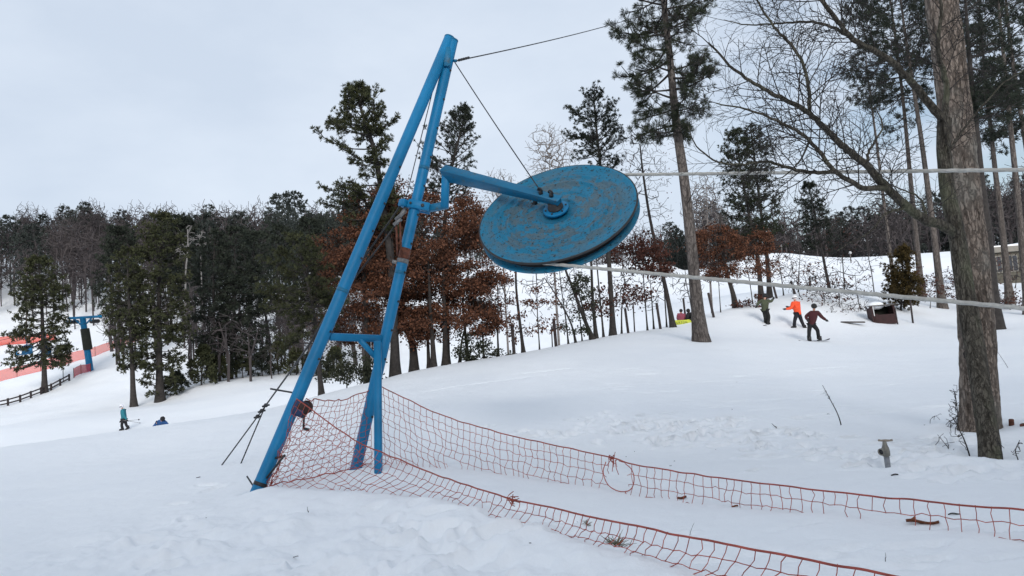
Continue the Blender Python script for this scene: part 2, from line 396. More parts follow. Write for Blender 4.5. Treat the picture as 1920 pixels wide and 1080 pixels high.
M['bark_big'] = bark('old_pine_bark', (.15, .115, .092), (.37, .305, .255), 17, 6.0, .025, (.25, .24, .21), .32)
M['bark_decid'] = bark('deciduous_bark', (.065, .056, .045), (.165, .148, .12), 26, 8, .012, (.15, .155, .10), .45)
M['bark_dark'] = plain('dark_bark', (.027, .023, .021), .9, .5, 8)
M['twig'] = plain('twig_bark', (.030, .025, .023), .9, .3, 5)
M['twig_pale'] = plain('pale_twig_bark', (.16, .14, .13), .9, .3, 5)
M['birch'] = plain('birch_bark', (.17, .16, .155), .8, .3, 5)
M['wood_dark'] = plain('dark_wood', (.035, .026, .026), .85, .4, 10)
M['wood_grey'] = plain('weathered_wood', (.10, .09, .085), .85, .4, 10)

# ------------------------------------------------------------------ the ground
def build_ground():
    rr = np.concatenate([np.linspace(.4, 3.6, 12)[:-1], np.arange(3.6, 14, .04), np.geomspace(14, 62, 400)[:-1], np.geomspace(62, 620, 210)])
    dense = np.linspace(-43, 43, 620); out = np.concatenate([np.linspace(43, 317, 92)[1:-1]])
    az = np.radians(np.concatenate([dense, out]))
    X = rr[:, None] * np.sin(az)[None]; Y = rr[:, None] * np.cos(az)[None]
    Z = height(X.ravel(), Y.ravel())
    nA, nR = len(az), len(rr)
    v = np.stack([X.ravel(), Y.ravel(), Z], 1); v = np.concatenate([v, [[0, 0, H(0, 0)]]])
    i = np.arange(nR - 1)[:, None] * nA; j = np.arange(nA)[None]; j2 = (j + 1) % nA
    f = np.stack([i + j, i + nA + j, i + nA + j2, i + j2], -1).reshape(-1, 4)
    jj = np.arange(nA); tri = np.stack([np.full(nA, nR * nA), jj, (jj + 1) % nA], -1)
    mb = MB(); mb.add(v, [f[:, ::-1], tri[:, ::-1]])
    tag(mb.build('snow_ground', M['snow']), 'snow covered hillside falling to a valley and rising beyond', 'snow', None, 'structure')
build_ground()
# ------------------------------------------------------------------ rope tow tower
def persp(pa, Da, pb, Db, t):
    """point a fraction t of the way (in the picture) along a bar from pixel pa at depth Da to pb at Db"""
    D = 1 / ((1 - t) / Da + t / Db); return P(pa[0] + (pb[0] - pa[0]) * t, pa[1] + (pb[1] - pa[1]) * t, D)
LA, LB = (481, 925), (843, 72); RA, RB = (668, 875), (849, 76)
gL, gR = G(*LA), G(*RA); DL, DR, DT = depth(gL), depth(gR), 11.5
def onL(t): return persp(LA, DL, LB, DT, t)
def onR(t): return persp(RA, DR, RB, DT, t)
tower = thing('rope_tow_tower', 'tall bright blue steel A-frame carrying a big tilted bullwheel, net tied round its feet', 'tow tower', gR)
legs = []
for fn, r, nm in ((onL, .084, 'leg'), (onR, .080, 'leg')):
    p, q = fn(0), fn(1); d = nrm(q - p)
    mb = MB(); tube(mb, np.array([p - d * .5, p, p + (q - p) * .5, q - d * .012, q]), [r, r, r, r, r * .93], 28)
    legs.append((mb.build(nm, M['blue'], tower), p, q, d, r))
# weld bands where the tubes were spliced
for (fn, t, r) in ((onL, .445, .0855), (onR, .455, .0815), (onR, .70, .0815), (onL, .02, .0865)):
    p, q = fn(t - .004), fn(t + .004); mb = MB(); tube(mb, [p, q], r, 28); mb.build('weld_band', M['blue_dull'] if t > .1 else M['steel_dark'], tower)
# rusty sleeve low on the right leg with a hose clamp under it
p, q = onR(.487), onR(.512); mb = MB(); tube(mb, [p, q], .0818, 28); sl = mb.build('sleeve', M['rust'], tower); tag(sl, 'rusty orange bare steel sleeve')
p, q = onR(.477), onR(.487); mb = MB(); tube(mb, [p, q], .085, 28)
sidev = nrm(np.cross(q - p, FW)); beam(mb, p + sidev * .07, p + sidev * .15, .05, .05); mb.build('band_clamp', M['steel_grey'], tower)
# bolts up the legs
for fn, r, ts, sgn in ((onR, .080, np.linspace(.12, .93, 13), 1), (onL, .084, [.30, .36, .52, .58, .64, .72], 1)):
    for t in ts:
        p, q = fn(t), fn(t + .01); ax = nrm(q - p); s = nrm(np.cross(ax, FW)); s = nrm(s * .86 - FW * .5)
        if proj(p + s)[0] < proj(p)[0]: s = nrm(-s - FW * 1.0)
        c = p + s * r; mb = MB(); lathe(mb, c - s * .01, s, [(.019, 0), (.019, .02), (.013, .026), (.0, .026)], 6)
        mb.build('bolt', M['steel_dark'], tower, smooth=False)
# top cap plate
for lg in legs:
    mb = MB(); lathe(mb, lg[2], lg[3], [(lg[4] * 1.04, -.004), (lg[4] * 1.04, .012), (0, .014)], 28); mb.build('end_cap', M['blue_dull'], tower)
# strut with crossbeam and knee gusset
gS = G(706, 886); DS = depth(gS); s0 = gS - ZUP * .4; s1 = P(708, 640, 10.5)
mb = MB(); beam(mb, s0, s1, .10, .10, side=RT); mb.build('strut', M['blue'], tower)
b0, b1 = onL(.345), onR(.30)
mb = MB(); d = nrm(b1 - b0); beam(mb, b0 + d * .09, b1 - d * .08, .09, .10, side=FW); mb.build('crossbeam', M['blue'], tower)
g0, g1 = P(672, 634, 10.42), P(703, 668, 10.46)
mb = MB(); beam(mb, g0, g1, .075, .07, side=FW); mb.build('knee_brace', M['blue'], tower)
# pivot clamp on the right leg
cC = onR(.612); ax = nrm(onR(.63) - onR(.59)); cs = nrm(np.cross(ax, FW)); cs = cs if cs @ RT > 0 else -cs; cf = np.cross(cs, ax); cf = cf if cf @ FW < 0 else -cf
mb = MB(); tube(mb, [cC - ax * .055, cC - ax * .05, cC + ax * .05, cC + ax * .055], [.098, .107, .107, .098], 24)
beam(mb, cC + cf * .10 - cs * .10, cC + cf * .10 + cs * .22, .12, .035, side=ax)
beam(mb, cC - cf * .10 - cs * .10, cC - cf * .10 + cs * .22, .12, .035, side=ax)
beam(mb, cC - cs * .12 + cf * .06, cC - cs * .21 - cf * .04, .11, .14, side=ax)
clamp = mb.build('pivot_clamp', M['blue'], tower)
for o, k in ((.12, 1), (-.06, .7)):
    mb = MB(); lathe(mb, cC + cf * .115 + cs * o, cf, [(.028 * k, 0), (.028 * k, .02), (.02 * k, .03), (0, .03)], 6); mb.build('bolt', M['steel_dark'], clamp, smooth=False)
# ---- wheel
WC = P(1044.5, 398.1, 10); WN = nrm([-0.22464, -0.66748, 0.70993]); WR = 1.089
armEnd = WC + WN * .20
q0 = cC + cs * .20
q1 = P(834, 383, depth(q0) - .03); q2 = P(836, 326, depth(q0) - .05)
mb = MB(); tube(mb, [cC + cs * .14 - ax * .05, cC + cs * .14 + ax * .05], .045, 16)
tube(mb, [q0 - cs * .02, q0 + cs * .03], .06, 16); beam(mb, q0, q1 + cs * .05, .10, .10, side=ax)
mb.build('swivel_link', M['blue_dull'], tower)
mb = MB(); beam(mb, q1 - nrm(q2 - q1) * .055, q2 + nrm(q2 - q1) * .06, .115, .115, side=cs); mb.build('arm_post', M['blue'], tower)
a0 = q2 + cs * -.03
ad = nrm(armEnd - a0); asd = nrm(np.cross(ad, WN))
mb = MB(); beam(mb, a0, armEnd + ad * .10, .12, .21, .10, .08, side=asd, bev=.06); arm = mb.build('arm', M['blue_dull'], tower)
anr = np.cross(asd, ad); anr = anr if anr @ WN > 0 else -anr
mb = MB(); beam(mb, a0 + ad * .02 + anr * .106, armEnd + anr * .048 + ad * .12, .14, .012, .12, .012, side=asd); mb.build('top_plate', M['blue_dull'], arm)
def shackle(c, parent):
    mb = MB(); lathe(mb, c, anr, [(.03, 0), (.03, .03), (.022, .055), (.0, .06)], 10)
    a = np.linspace(0, math.pi, 9); tube(mb, c + anr * .05 + .035 * (np.cos(a)[:, None] * ad + np.sin(a)[:, None] * anr * 1.3), .012, 8)
    mb.build('shackle', M['steel_dark'], parent)
sh1 = armEnd - ad * .19 + anr * .06; sh2 = armEnd - ad * .015 + anr * .06
shackle(sh1, arm); shackle(sh2, arm)
mb = MB(); k0 = armEnd - ad * .33 - anr * .07; tube(mb, [k0, k0 - anr * .07], .03, 10); tube(mb, [k0 - anr * .07, k0 - anr * .08 - ad * .06], .016, 8); mb.build('grease_cup', M['steel_dark'], arm)
# wheel disc and rims
def wheel_mat():
    m, nt, b = mat('bullwheel_paint', .55); b.inputs['Specular IOR Level'].default_value = .3
    tc = nt.nodes.new('ShaderNodeTexCoord'); sub = nt.nodes.new('ShaderNodeVectorMath'); sub.operation = 'SUBTRACT'
    sub.inputs[1].default_value = tuple(WC - np.array(tower['_o'])); nt.links.new(tc.outputs['Object'], sub.inputs[0])
    ln = nt.nodes.new('ShaderNodeVectorMath'); ln.operation = 'LENGTH'; nt.links.new(sub.outputs[0], ln.inputs[0])
    e1 = nrm(np.cross(WN, [0, 0, 1])); e2 = np.cross(WN, e1)
    def dot(e):
        d = nt.nodes.new('ShaderNodeVectorMath'); d.operation = 'DOT_PRODUCT'; d.inputs[1].default_value = tuple(e); nt.links.new(sub.outputs[0], d.inputs[0]); return d.outputs['Value']
    at = nt.nodes.new('ShaderNodeMath'); at.operation = 'ARCTAN2'; nt.links.new(dot(e2), at.inputs[0]); nt.links.new(dot(e1), at.inputs[1])
    cb = nt.nodes.new('ShaderNodeCombineXYZ')
    r9 = nt.nodes.new('ShaderNodeMath'); r9.operation = 'MULTIPLY'; r9.inputs[1].default_value = 5.5; nt.links.new(ln.outputs['Value'], r9.inputs[0])
    a2 = nt.nodes.new('ShaderNodeMath'); a2.operation = 'MULTIPLY'; a2.inputs[1].default_value = 1.7; nt.links.new(at.outputs[0], a2.inputs[0])
    nt.links.new(r9.outputs[0], cb.inputs[0]); nt.links.new(a2.outputs[0], cb.inputs[1])
    arc = noise(nt, cb.outputs[0], 1.6, 6, .72); v = sub.outputs[0]
    iso = noise(nt, v, 3.2, 7, .72); chip = noise(nt, v, 20, 5, .7); chip2 = noise(nt, cb.outputs[0], 7, 4, .7)
    col = mixc(nt, ramp(nt, iso, [(.35, (0, 0, 0)), (.65, (1, 1, 1))]), (.006, .145, .255), (.010, .19, .33))
    sm = nt.nodes.new('ShaderNodeMath'); sm.operation = 'MULTIPLY_ADD'; sm.inputs[1].default_value = .5
    nt.links.new(iso, sm.inputs[0]); hh = nt.nodes.new('ShaderNodeMath'); hh.operation = 'MULTIPLY'; hh.inputs[1].default_value = .55; nt.links.new(arc, hh.inputs[0]); nt.links.new(hh.outputs[0], sm.inputs[2])
    # rubbed bare more between the hub and the outer rib
    band = ramp(nt, ln.outputs['Value'], [(.15, (0, 0, 0)), (.35, (1, 1, 1)), (.85, (.9, .9, .9)), (1.0, (.45,) * 3)])
    wm = nt.nodes.new('ShaderNodeMath'); wm.operation = 'MULTIPLY'; nt.links.new(ramp(nt, sm.outputs[0], [(.50, (0, 0, 0)), (.545, (.72,) * 3)]), wm.inputs[0]); nt.links.new(band, wm.inputs[1])
    col = mixc(nt, wm.outputs[0], col, mixc(nt, ramp(nt, chip, [(.4, (0, 0, 0)), (.6, (1, 1, 1))]), (.065, .09, .10), (.13, .118, .09)))
    col = mixc(nt, ramp(nt, chip2, [(.58, (0, 0, 0)), (.64, (1, 1, 1))]), col, (.012, .022, .028))
    col = mixc(nt, ramp(nt, chip, [(.60, (0, 0, 0)), (.63, (1, 1, 1))]), col, (.010, .02, .028))
    nt.links.new(col, b.inputs['Base Color']); bump(nt, b, chip, .004, .5); return m
M['wheel'] = wheel_mat()
mb = MB(); lathe(mb, WC, WN, [(0, 0), (.26, 0), (.272, .02), (.30, .02), (.312, .002), (.45, .004), (.458, .012), (.47, .012), (.478, .004), (.655, .006), (.668, .028), (.70, .028), (.712, .004), (.80, .004), (.812, .020), (.84, .020), (.852, .004), (1.0, .010), (1.035, .032), (1.075, .030), (1.089, .022), (1.089, .008), (1.06, -.004), (.99, -.02)], 180)
wheel = mb.build('bullwheel', M['wheel'], tower)
mb = MB(); lathe(mb, WC, WN, [(1.0, -.018), (.965, -.03), (.94, -.045), (.94, -.075), (.965, -.09), (1.0, -.108)], 128, cap=False); mb.build('rope_groove', M['steel_dark'], wheel)
mb = MB(); lathe(mb, WC, WN, [(.99, -.106), (1.075, -.118), (1.089, -.124), (1.089, -.140), (1.06, -.15), (.7, -.145), (.3, -.14), (0, -.14)], 160); mb.build('lower_rim', M['wheel'], wheel)
mb = MB(); lathe(mb, WC, WN, [(1.0885, .006), (1.0925, .008), (1.0925, .024), (1.080, .033), (1.074, .0312)], 180, cap=False); mb.build('rim_edge', M['steel_dark'], wheel)
mb = MB(); lathe(mb, WC, WN, [(.13, .0), (.13, .035), (.165, .036), (.175, .042), (.175, .066), (.168, .072), (.105, .072)], 48); mb.build('hub_flange', M['blue'], wheel)
mb = MB(); lathe(mb, WC, WN, [(.105, .06), (.105, .10), (.09, .105), (.09, .165), (.07, .17), (0, .17)], 32); mb.build('bearing', M['steel_dark'], wheel)
for k in range(6):
    a = k * math.pi / 3 + .3; e1 = nrm(np.cross(WN, ZUP)); e2 = np.cross(WN, e1); mb = MB()
    lathe(mb, WC + .14 * (math.cos(a) * e1 + math.sin(a) * e2) + WN * .07, WN, [(.014, 0), (.014, .014), (0, .018)], 6); mb.build('flange_bolt', M['steel_dark'], wheel, smooth=False)
# stays that belong to the tower: head to arm end, head to clamp
def cable(name, a, b, r, sag, m, parent=None, n=14, **k):
    u = np.linspace(0, 1, n)[:, None]; pts = a * (1 - u) + b * u - ZUP * (4 * sag * u * (1 - u)); mb = MB(); tube(mb, pts, r, 8); return mb.build(name, m, parent, origin=a if parent is None else None)
hd = persp(RA, DR, RB, DT, .955); hs = nrm(np.cross(nrm(onR(1) - onR(.9)), FW)); hs = hs if hs @ RT > 0 else -hs
eye = hd + hs * .10 - FW * .03
mb = MB(); beam(mb, hd - hs * .05 - FW * .10 + nrm(onR(1) - onR(.9)) * .16, hd + hs * .02 - FW * .115 - nrm(onR(1) - onR(.9)) * .14, .10, .03, side=hs); tube(mb, [hd + hs * .08, eye + hs * .03], .022, 10); mb.build('cable_lug', M['blue_dull'], tower)
cable('arm_stay', eye - ZUP * .03, sh1 + anr * .06, .008, .02, M['steel_dark'], tower)
cable('back_stay', hd - hs * .12, cC - cs * .16 + ax * .08, .007, 0, M['steel_dark'], tower)
# chain hoist hanging at the clamp
hz = P(746, 415, 10.85)
mb = MB()
for o in (-.025, .03): tube(mb, [hz + RT * o, hz + RT * (o + .02) - UP * .5], .016, 8)
mb.build('hoist_rods', M['rust'], tower)
mb = MB(); beam(mb, cC - cs * .13 - ax * .05, hz + UP * .02, .05, .04); beam(mb, hz + RT * .05 + UP * .04, hz - RT * .06 - UP * .06, .06, .05); tube(mb, [hz + UP * .02 - RT * .03, P(760, 395, 10.8)], .03, 8); mb.build('hoist_hook', M['steel_grey'], tower)
# hand winch on the left leg
wp = P(567, 768, depth(onL(.19)) - .02); lf = nrm(onL(.2) - onL(.18)); wr = nrm(np.cross(lf, FW)); wr = wr if wr @ RT > 0 else -wr
mb = MB(); beam(mb, wp - wr * .12, wp + wr * .06, .20, .16, side=lf); winch = mb.build('winch', plain('dark_blue_paint', (.008, .03, .09), .6, .3, 10), tower)
mb = MB(); lathe(mb, wp + wr * .02 + lf * .03 - FW * .09, FW, [(0, 0), (.085, 0), (.085, .03), (.06, .035), (.06, .15), (.085, .155), (.085, .18), (0, .18)], 24); mb.build('winch_drum', plain('brown_grease', (.035, .018, .015), .8, .5, 18), winch)
mb = MB(); c0 = P(570, 782, depth(wp) - .12); c1 = P(569, 803, depth(wp) - .12); tube(mb, [wp + wr * .03, c0, c1], .014, 8); tube(mb, [c1 - RT * .01, c1 + RT * .075 - UP * .02], .018, 8); mb.build('crank_handle', M['steel_dark'], winch)
# step rods and brackets on the left leg
for pts, r in (([(507, 729, 10.05), (566, 739, 9.95)], .012), ([(463, 893, 9.6), (476, 913, 9.5)], .010), ([(512, 860, 9.5), (534, 855, 9.3)], .016), ([(534, 853, 9.3), (500, 896, 9.35)], .014)):
    mb = MB(); tube(mb, [P(*pts[0]), P(*pts[1])], r, 8); mb.build('step_rod', M['steel_dark'], tower)

# ------------------------------------------------------------------ the haul rope round the wheel
dR = nrm(ray(-921, 344)) * -1; dR = nrm(dR - (dR @ WN) * WN)
tn = nrm(np.cross(WN, dR)); gc = WC - WN * .06
if (gc + tn)[1] > gc[1]: tn = -tn          # tn points to the near side
RW = .958
nearT, farT = gc + tn * RW, gc - tn * RW
def far_pt(t0, px, py):
    best = min(np.linspace(3.0, 10, 400), key=lambda D: abs(nrm(P(px, py, D) - t0) @ dR - 1)); return P(px, py, best)
e_near, e_far = far_pt(nearT, 1920, 573), far_pt(farT, 1920, 314)
def run(t0, e):
    d = e - t0; L = np.linalg.norm(d); d /= L; s = np.concatenate([np.linspace(0, L, 40), np.linspace(L, L + 34, 50)[1:]])
    sag = -.06 * np.sin(np.clip(s / (L + 34), 0, 1) * math.pi); return t0 + s[:, None] * d + ZUP * sag[:, None]
a = np.linspace(0, math.pi, 40)[1:-1]
arc = gc + RW * (np.cos(a)[:, None] * tn - np.sin(a)[:, None] * dR)
rope = np.concatenate([run(nearT, e_near)[::-1], arc, run(farT, e_far)])
rope = resample(rope, .022)
mb = MB(); tw = np.arange(len(rope)) * .022 / .16 * 2 * math.pi
tube(mb, rope, .0205, 12, wob=lambda A, I: 1 + .13 * np.cos(3 * A - 2.2 * I * .022 / .16 * 2.86), tint=.5 + .5 * vnoise(np.arange(len(rope)) * .7, 0 * np.arange(len(rope)), 3))
M['rope'] = tinted('old_white_rope', (.30, .29, .26), (.62, .61, .57), .95, 40, (.40, .39, .36))
tag(mb.build('haul_rope', M['rope'], origin=nearT), 'thick off-white twisted tow rope looping round the blue bullwheel and running right', 'rope')

# ------------------------------------------------------------------ guy cables
T1top = P(1246, 14, 28)
ga = thing('guy_cable', 'thin cable from the tower head across the sky to the tall pine', 'cable', eye)
cable('cable', eye + hs * .03, T1top, .010, .10, M['steel_dark'], ga, 40)
mb = MB(); dd = nrm(T1top - eye)
for k in range(5): 
    c = eye + hs * .03 + dd * (.06 + k * .09); lathe(mb, c, dd, [(.012, 0), (.022, .02), (.022, .05), (.012, .07)], 8)
mb.build('turnbuckle', M['steel_dark'], ga)
an1, an2 = G(416, 874), G(452, 872); j1 = P(497, 762, depth(an1) + .1); j2 = P(491, 772, depth(an1) + .1)
back = thing('guy_cable', 'black back guy cables running from the leg clamp down to two snow anchors', 'cable', an1)
top1, top2 = cC - cs * .2, P(742, 422, 10.9)
mb = MB(); cpt = [top1, P(628, 563, 10.6), P(580, 645, 10.3), j1]; tube(mb, spline(cpt, 20), .0125, 8); mb.build('cable', M['steel_dark'], back)
mb = MB(); tube(mb, spline([top2, P(622, 578, 10.65), P(576, 652, 10.3), j1], 20), .012, 8); mb.build('cable', M['steel_dark'], back)
for e in (an1, an2):
    mb = MB(); tube(mb, [j1, e - nrm(j1 - e) * .25], .0105, 8); mb.build('anchor_rod', M['steel_dark'], back)
ddn = nrm(an1 - j1)
for k in range(3):
    c = j1 + ddn * (-.02 + k * .11); mb = MB(); lathe(mb, c - ddn * .03, ddn, [(.018, 0), (.034, .01), (.034, .045), (.018, .055)], 8); beam(mb, c - RT * .06 - UP * .02, c + RT * .06 + UP * .01, .03, .03); mb.build('cable_clamp', M['steel_dark'], back)

# ------------------------------------------------------------------ safety nets
M['net'] = tinted('faded_orange_net', (.28, .055, .042), (.50, .125, .09), .9)
M['netrope'] = plain('faded_orange_cord', (.32, .068, .05), .9, .35, 9)
def net(name, label, top, bot, cell, holes=(), shear=0.0, seed=0, orange=()):
    """top/bot: matched px polylines; the foot is where the net meets the snow, the head hangs over it"""
    r2 = np.random.default_rng(seed)
    B = []; T = []
    for (tx, ty, D0), (bx, by) in zip(top, bot):
        b = G(bx, by); D = depth(b) if D0 is None else D0
        B.append(b); T.append(P(tx, ty, D))
    B, T = np.array(B), np.array(T); n = 400
    Bs, Ts = spline(B, n), spline(T, n)
    L = np.concatenate([[0], np.cumsum(np.linalg.norm(np.diff(Ts, axis=0), axis=1))]); nc = int(L[-1] / cell)
    s = np.linspace(0, L[-1], nc + 1)
    it = lambda A, q: np.stack([np.interp(q, L, A[:, k]) for k in range(3)], -1)
    Tn, Bn = it(Ts, s), it(Bs, s)
    Hn = np.linalg.norm(Tn - Bn, axis=1); R_ = int(Hn.max() / cell) + 3
    nodes = np.zeros((nc + 1, R_, 3)); ok = np.zeros((nc + 1, R_), bool)
    for i in range(nc + 1):
        for k in range(R_):
            sh = np.clip(s[i] + shear * k * cell + (fbm(s[i] * 1.3, k * .5, 2, seed)) * .06, 0, L[-1])
            tb = it(Ts, np.array([sh]))[0] * .55 + Tn[i] * .45; bb = it(Bs, np.array([sh]))[0]
            dn = nrm(bb - tb); w_ = min(k * .4, 1)
            p = Tn[i] * (1 - w_) + tb * w_ + dn * k * cell * 1.0
            p = p + RT * (float(vnoise(s[i] * 3.1 + k * .9, k * 1.7, seed + 5)) * .06 + r2.normal() * .008) * w_ + ZUP * (float(vnoise(s[i] * 2.3, k * 1.1, seed + 8)) * .05 + r2.normal() * .006) * w_ + FW * float(vnoise(s[i] * 1.7, k * .8, seed + 9)) * .10 * w_
            px, py = proj(p)
            inhole = any(((px - hx) / hw) ** 2 + ((py - hy) / hh) ** 2 < 1 for hx, hy, hw, hh in holes)
            nodes[i, k] = p; ok[i, k] = (k == 0) or ((dn * k * cell) @ (bb - tb) / (np.linalg.norm(bb - tb) ** 2 + 1e-9) < 1.12 and not inhole)
    seg = []; tint = []
    for i in range(nc + 1):
        for k in range(R_):
            for (a, b) in ((i, k + 1), (i + 1, k)):
                if a > nc or b >= R_: continue
                if k == 0 and b == 0: continue
                if ok[i, k] and ok[a, b]:
                    p, q = nodes[i, k], nodes[a, b]; m = (p + q) / 2 + r2.normal(size=3) * .007; seg.append([p, m, q]); tint.append(r2.uniform())
                elif (ok[i, k] != ok[a, b]) and holes and r2.uniform() < .5:
                    p, q = (nodes[i, k], nodes[a, b]) if ok[i, k] else (nodes[a, b], nodes[i, k])
                    seg.append([p, p * .6 + q * .4 + r2.normal(size=3) * .012, p * .45 + q * .55 - ZUP * .03]); tint.append(r2.uniform())
    rt = thing(name, label, 'net', B[len(B) // 2])
    mb = MB(); tubes(mb, seg, .0031, 4, tint)
    kn = nodes[ok]; 
    for c in kn[:: 1]:
        v = np.array([[1, 0, 0], [-1, 0, 0], [0, 1, 0], [0, -1, 0], [0, 0, 1], [0, 0, -1]]) * .0065 + c
        mb.add(v, np.array([[0, 2, 4], [2, 1, 4], [1, 3, 4], [3, 0, 4], [2, 0, 5], [1, 2, 5], [3, 1, 5], [0, 3, 5]]), .25)
    mb.build('mesh', M['net'], rt)
    mb = MB(); tube(mb, Ts + ZUP * (vnoise(L * 6, L * 0, seed) * .012)[:, None], 0.0072, 6, tint=.5); mb.build('head_rope', M['netrope'], rt)
    return rt, Ts, Bs
rear, rT, rB = net('safety_net', 'orange net strung from behind the tower feet, the rear of the two, torn hole midway', 
    [(710, 722, None), (764, 749, None), (838, 782, None), (944, 813, None), (1032, 833, None), (1144, 858, None), (1187, 871, None), (1320, 892, None), (1413, 904, None), (1563, 923, None), (1713, 938, None), (1920, 956, None), (2200, 975, None)],
    [(712, 868), (768, 874), (838, 879), (944, 890), (1032, 904), (1144, 920), (1187, 926), (1320, 945), (1413, 955), (1563, 973), (1713, 993), (1920, 1020), (2200, 1050)], .104,
    holes=((1160, 895, 24, 24), (852, 877, 12, 16)), seed=3)
front, fT, fB = net('safety_net', 'orange net sagging from the left tower leg, the nearer of the two, snagged and sheared', 
    [(556, 748, depth(gL) + .02), (600, 780, None), (666, 826, None), (712, 847, None), (750, 862, None), (821, 891, None), (891, 915, None), (961, 936, None), (1032, 951, None), (1102, 967, None), (1173, 983, None), (1243, 997, None), (1320, 1013, None), (1413, 1030, None), (1547, 1055, None), (1680, 1081, None), (1850, 1112, None)],
    [(500, 922), (560, 926), (640, 930), (690, 936), (735, 942), (812, 953), (885, 973), (961, 993), (1032, 1013), (1102, 1036), (1173, 1062), (1243, 1084), (1320, 1106), (1413, 1130), (1547, 1165), (1680, 1200), (1850, 1240)], .10,
    holes=((1010, 985, 16, 13), (905, 957, 12, 10)), shear=-.75, seed=8)
D_h = depth(min(list(rB), key=lambda q: abs(proj(q)[0] - 1160))) 
mb = MB(); tube(mb, spline(np.array([P(x, y, D_h + e) for x, y, e in ((1136, 866, .02), (1131, 885, .03), (1138, 906, .0), (1152, 918, -.03), (1170, 922, -.02), (1184, 916, .02), (1189, 898, .03), (1184, 880, .02), (1172, 869, .0))]), 40), .0055, 6); mb.build('torn_edge', M['net'], rear)
for x, y in ((1148, 884), (1160, 890), (1174, 868)):
    mb = MB(); q = P(1150 + (x - 1150) * .4, 862, D_h); tube(mb, spline(np.array([q, P((1150 + x) / 2, (862 + y) / 2, D_h - .03), P(x, y, D_h - .02)]), 8), .004, 5); mb.build('loose_strand', M['net'], rear)
# the panel of the rear net between the two legs, with its foot rope
seg = []; r3 = np.random.default_rng(4); tl, tr, bl, br = P(574, 747, depth(onL(.2))), P(694, 727, depth(onR(.17))), P(500, 914, depth(onL(.02))), P(697, 870, depth(onR(.0)) - .05)
nx, ny = 15, 13; gr = np.zeros((nx + 1, ny + 1, 3))
for i in range(nx + 1):
    for k in range(ny + 1):
        u, v = i / nx, k / ny; gr[i, k] = (tl * (1 - u) + tr * u) * (1 - v) + (bl * (1 - u) + br * u) * v + (RT * r3.normal() * .012 + ZUP * (r3.normal() * .012 - .10 * math.sin(u * 3.14) * (1 - v))) * (1 if 0 < i < nx else 0)
for i in range(nx + 1):
    for k in range(ny + 1):
        if i < nx and k not in (0, ny): seg.append([gr[i, k], (gr[i, k] + gr[i + 1, k]) / 2 + r3.normal(size=3) * .006, gr[i + 1, k]])
        if k < ny: seg.append([gr[i, k], (gr[i, k] + gr[i, k + 1]) / 2 + r3.normal(size=3) * .006, gr[i, k + 1]])
mb = MB(); tubes(mb, seg, .0031, 4, r3.uniform(size=len(seg))); mb.build('mesh', M['net'], rear)
for row in (gr[:, 0], gr[:, ny]):
    mb = MB(); tube(mb, spline(row, 50), 0.0072, 6); mb.build('edge_rope', M['netrope'], rear)
# knots of frayed cord
for nn, (px, py, T_) in ((front, (961, 938, None)), (rear, (1147, 860, None))):
    c = min(list(fT) + list(rT), key=lambda q: (proj(q)[0] - px) ** 2 + (proj(q)[1] - py) ** 2); mb = MB()
    for k in range(9):
        a = rng.normal(size=3) * .03; tube(mb, spline(np.array([c + a, c + rng.normal(size=3) * .03, c + rng.normal(size=3) * .03 + RT * rng.normal() * .03 - ZUP * (.10 if nn is rear else .02) * rng.uniform()]), 5), .004, 5)
    mb.build('cord_knot', plain('orange_cord', (.30, .06, .035), .9, .3, 9) if nn is front else M['netrope'], nn)

# ------------------------------------------------------------------ snow-making valve
vb = G(1665, 873); Dv = depth(vb)
val = thing('water_valve', 'grey standpipe valve with T handle poking out of the snow before the big tree', 'valve', vb)
vt = P(1660, 838, Dv); vd = nrm(vt - vb); hd_ = P(1660, 826, Dv)
mb = MB(); tube(mb, [vb - vd * .3, vb + (P(1661, 848, Dv) - vb)], .028, 20); mb.build('pipe', plain('galvanised_pipe', (.22, .23, .25), .5, .25, 20, .2), val)
vc = P(1660.5, 845, Dv); mb = MB(); lathe(mb, vc - vd * .06, vd, [(.030, 0), (.040, .01), (.042, .05), (.036, .09), (.025, .12), (.02, .15), (.012, .16)], 20)
nd = nrm(-RT - FW * .55 - UP * .1); lathe(mb, vc, nd, [(.028, 0), (.028, .04), (.037, .045), (.037, .08), (.028, .08), (.028, .068), (.0, .068)], 20); body = mb.build('valve_body', plain('brass_grey', (.20, .19, .165), .5, .3, 16, .3), val)
mb = MB(); lathe(mb, vc + nd * .0685, nd, [(0, 0), (.026, 0), (.026, .002), (0, .002)], 16); mb.build('outlet', M['steel_dark'], body)
mb = MB(); tube(mb, [vc + vd * .09, hd_], .011, 10); mb.build('stem', M['steel_grey'], val)
mb = MB(); tube(mb, [P(1647, 825.5, Dv), P(1652, 826, Dv), hd_, P(1668, 826, Dv), P(1673, 825, Dv)], [.012, .010, .014, .010, .012], 12); mb.build('handle', plain('worn_handle', (.24, .20, .16), .6, .3, 20), val)
# ------------------------------------------------------------------ trees
LAT = nrm([RT[0], RT[1], 0])
def px_of(z, poly):       # helper: fraction along
    return z
def trunk_poly(base_px, D, px, r0, r1, sub=.4, n=24, dshift=None):
    """trunk through picture points, rooted in the snow; returns points and radii"""
    pts = [P(x, y, D + (dshift[i] if dshift else 0)) for i, (x, y) in enumerate(px)]
    b = P(*base_px, D); b[2] = min(H(b[0], b[1]), b[2] + .6)
    pts = [b - ZUP * sub, b] + pts
    sp = spline(np.array(pts), n)
    u = np.linspace(0, 1, n); rad = r0 + (r1 - r0) * u ** .9
    zz = (sp[:, 2] - b[2]); rad = rad + r0 * .45 * np.exp(-np.clip(zz, -.2, 9) / (2.2 * r0 + .05))
    return b, sp, rad

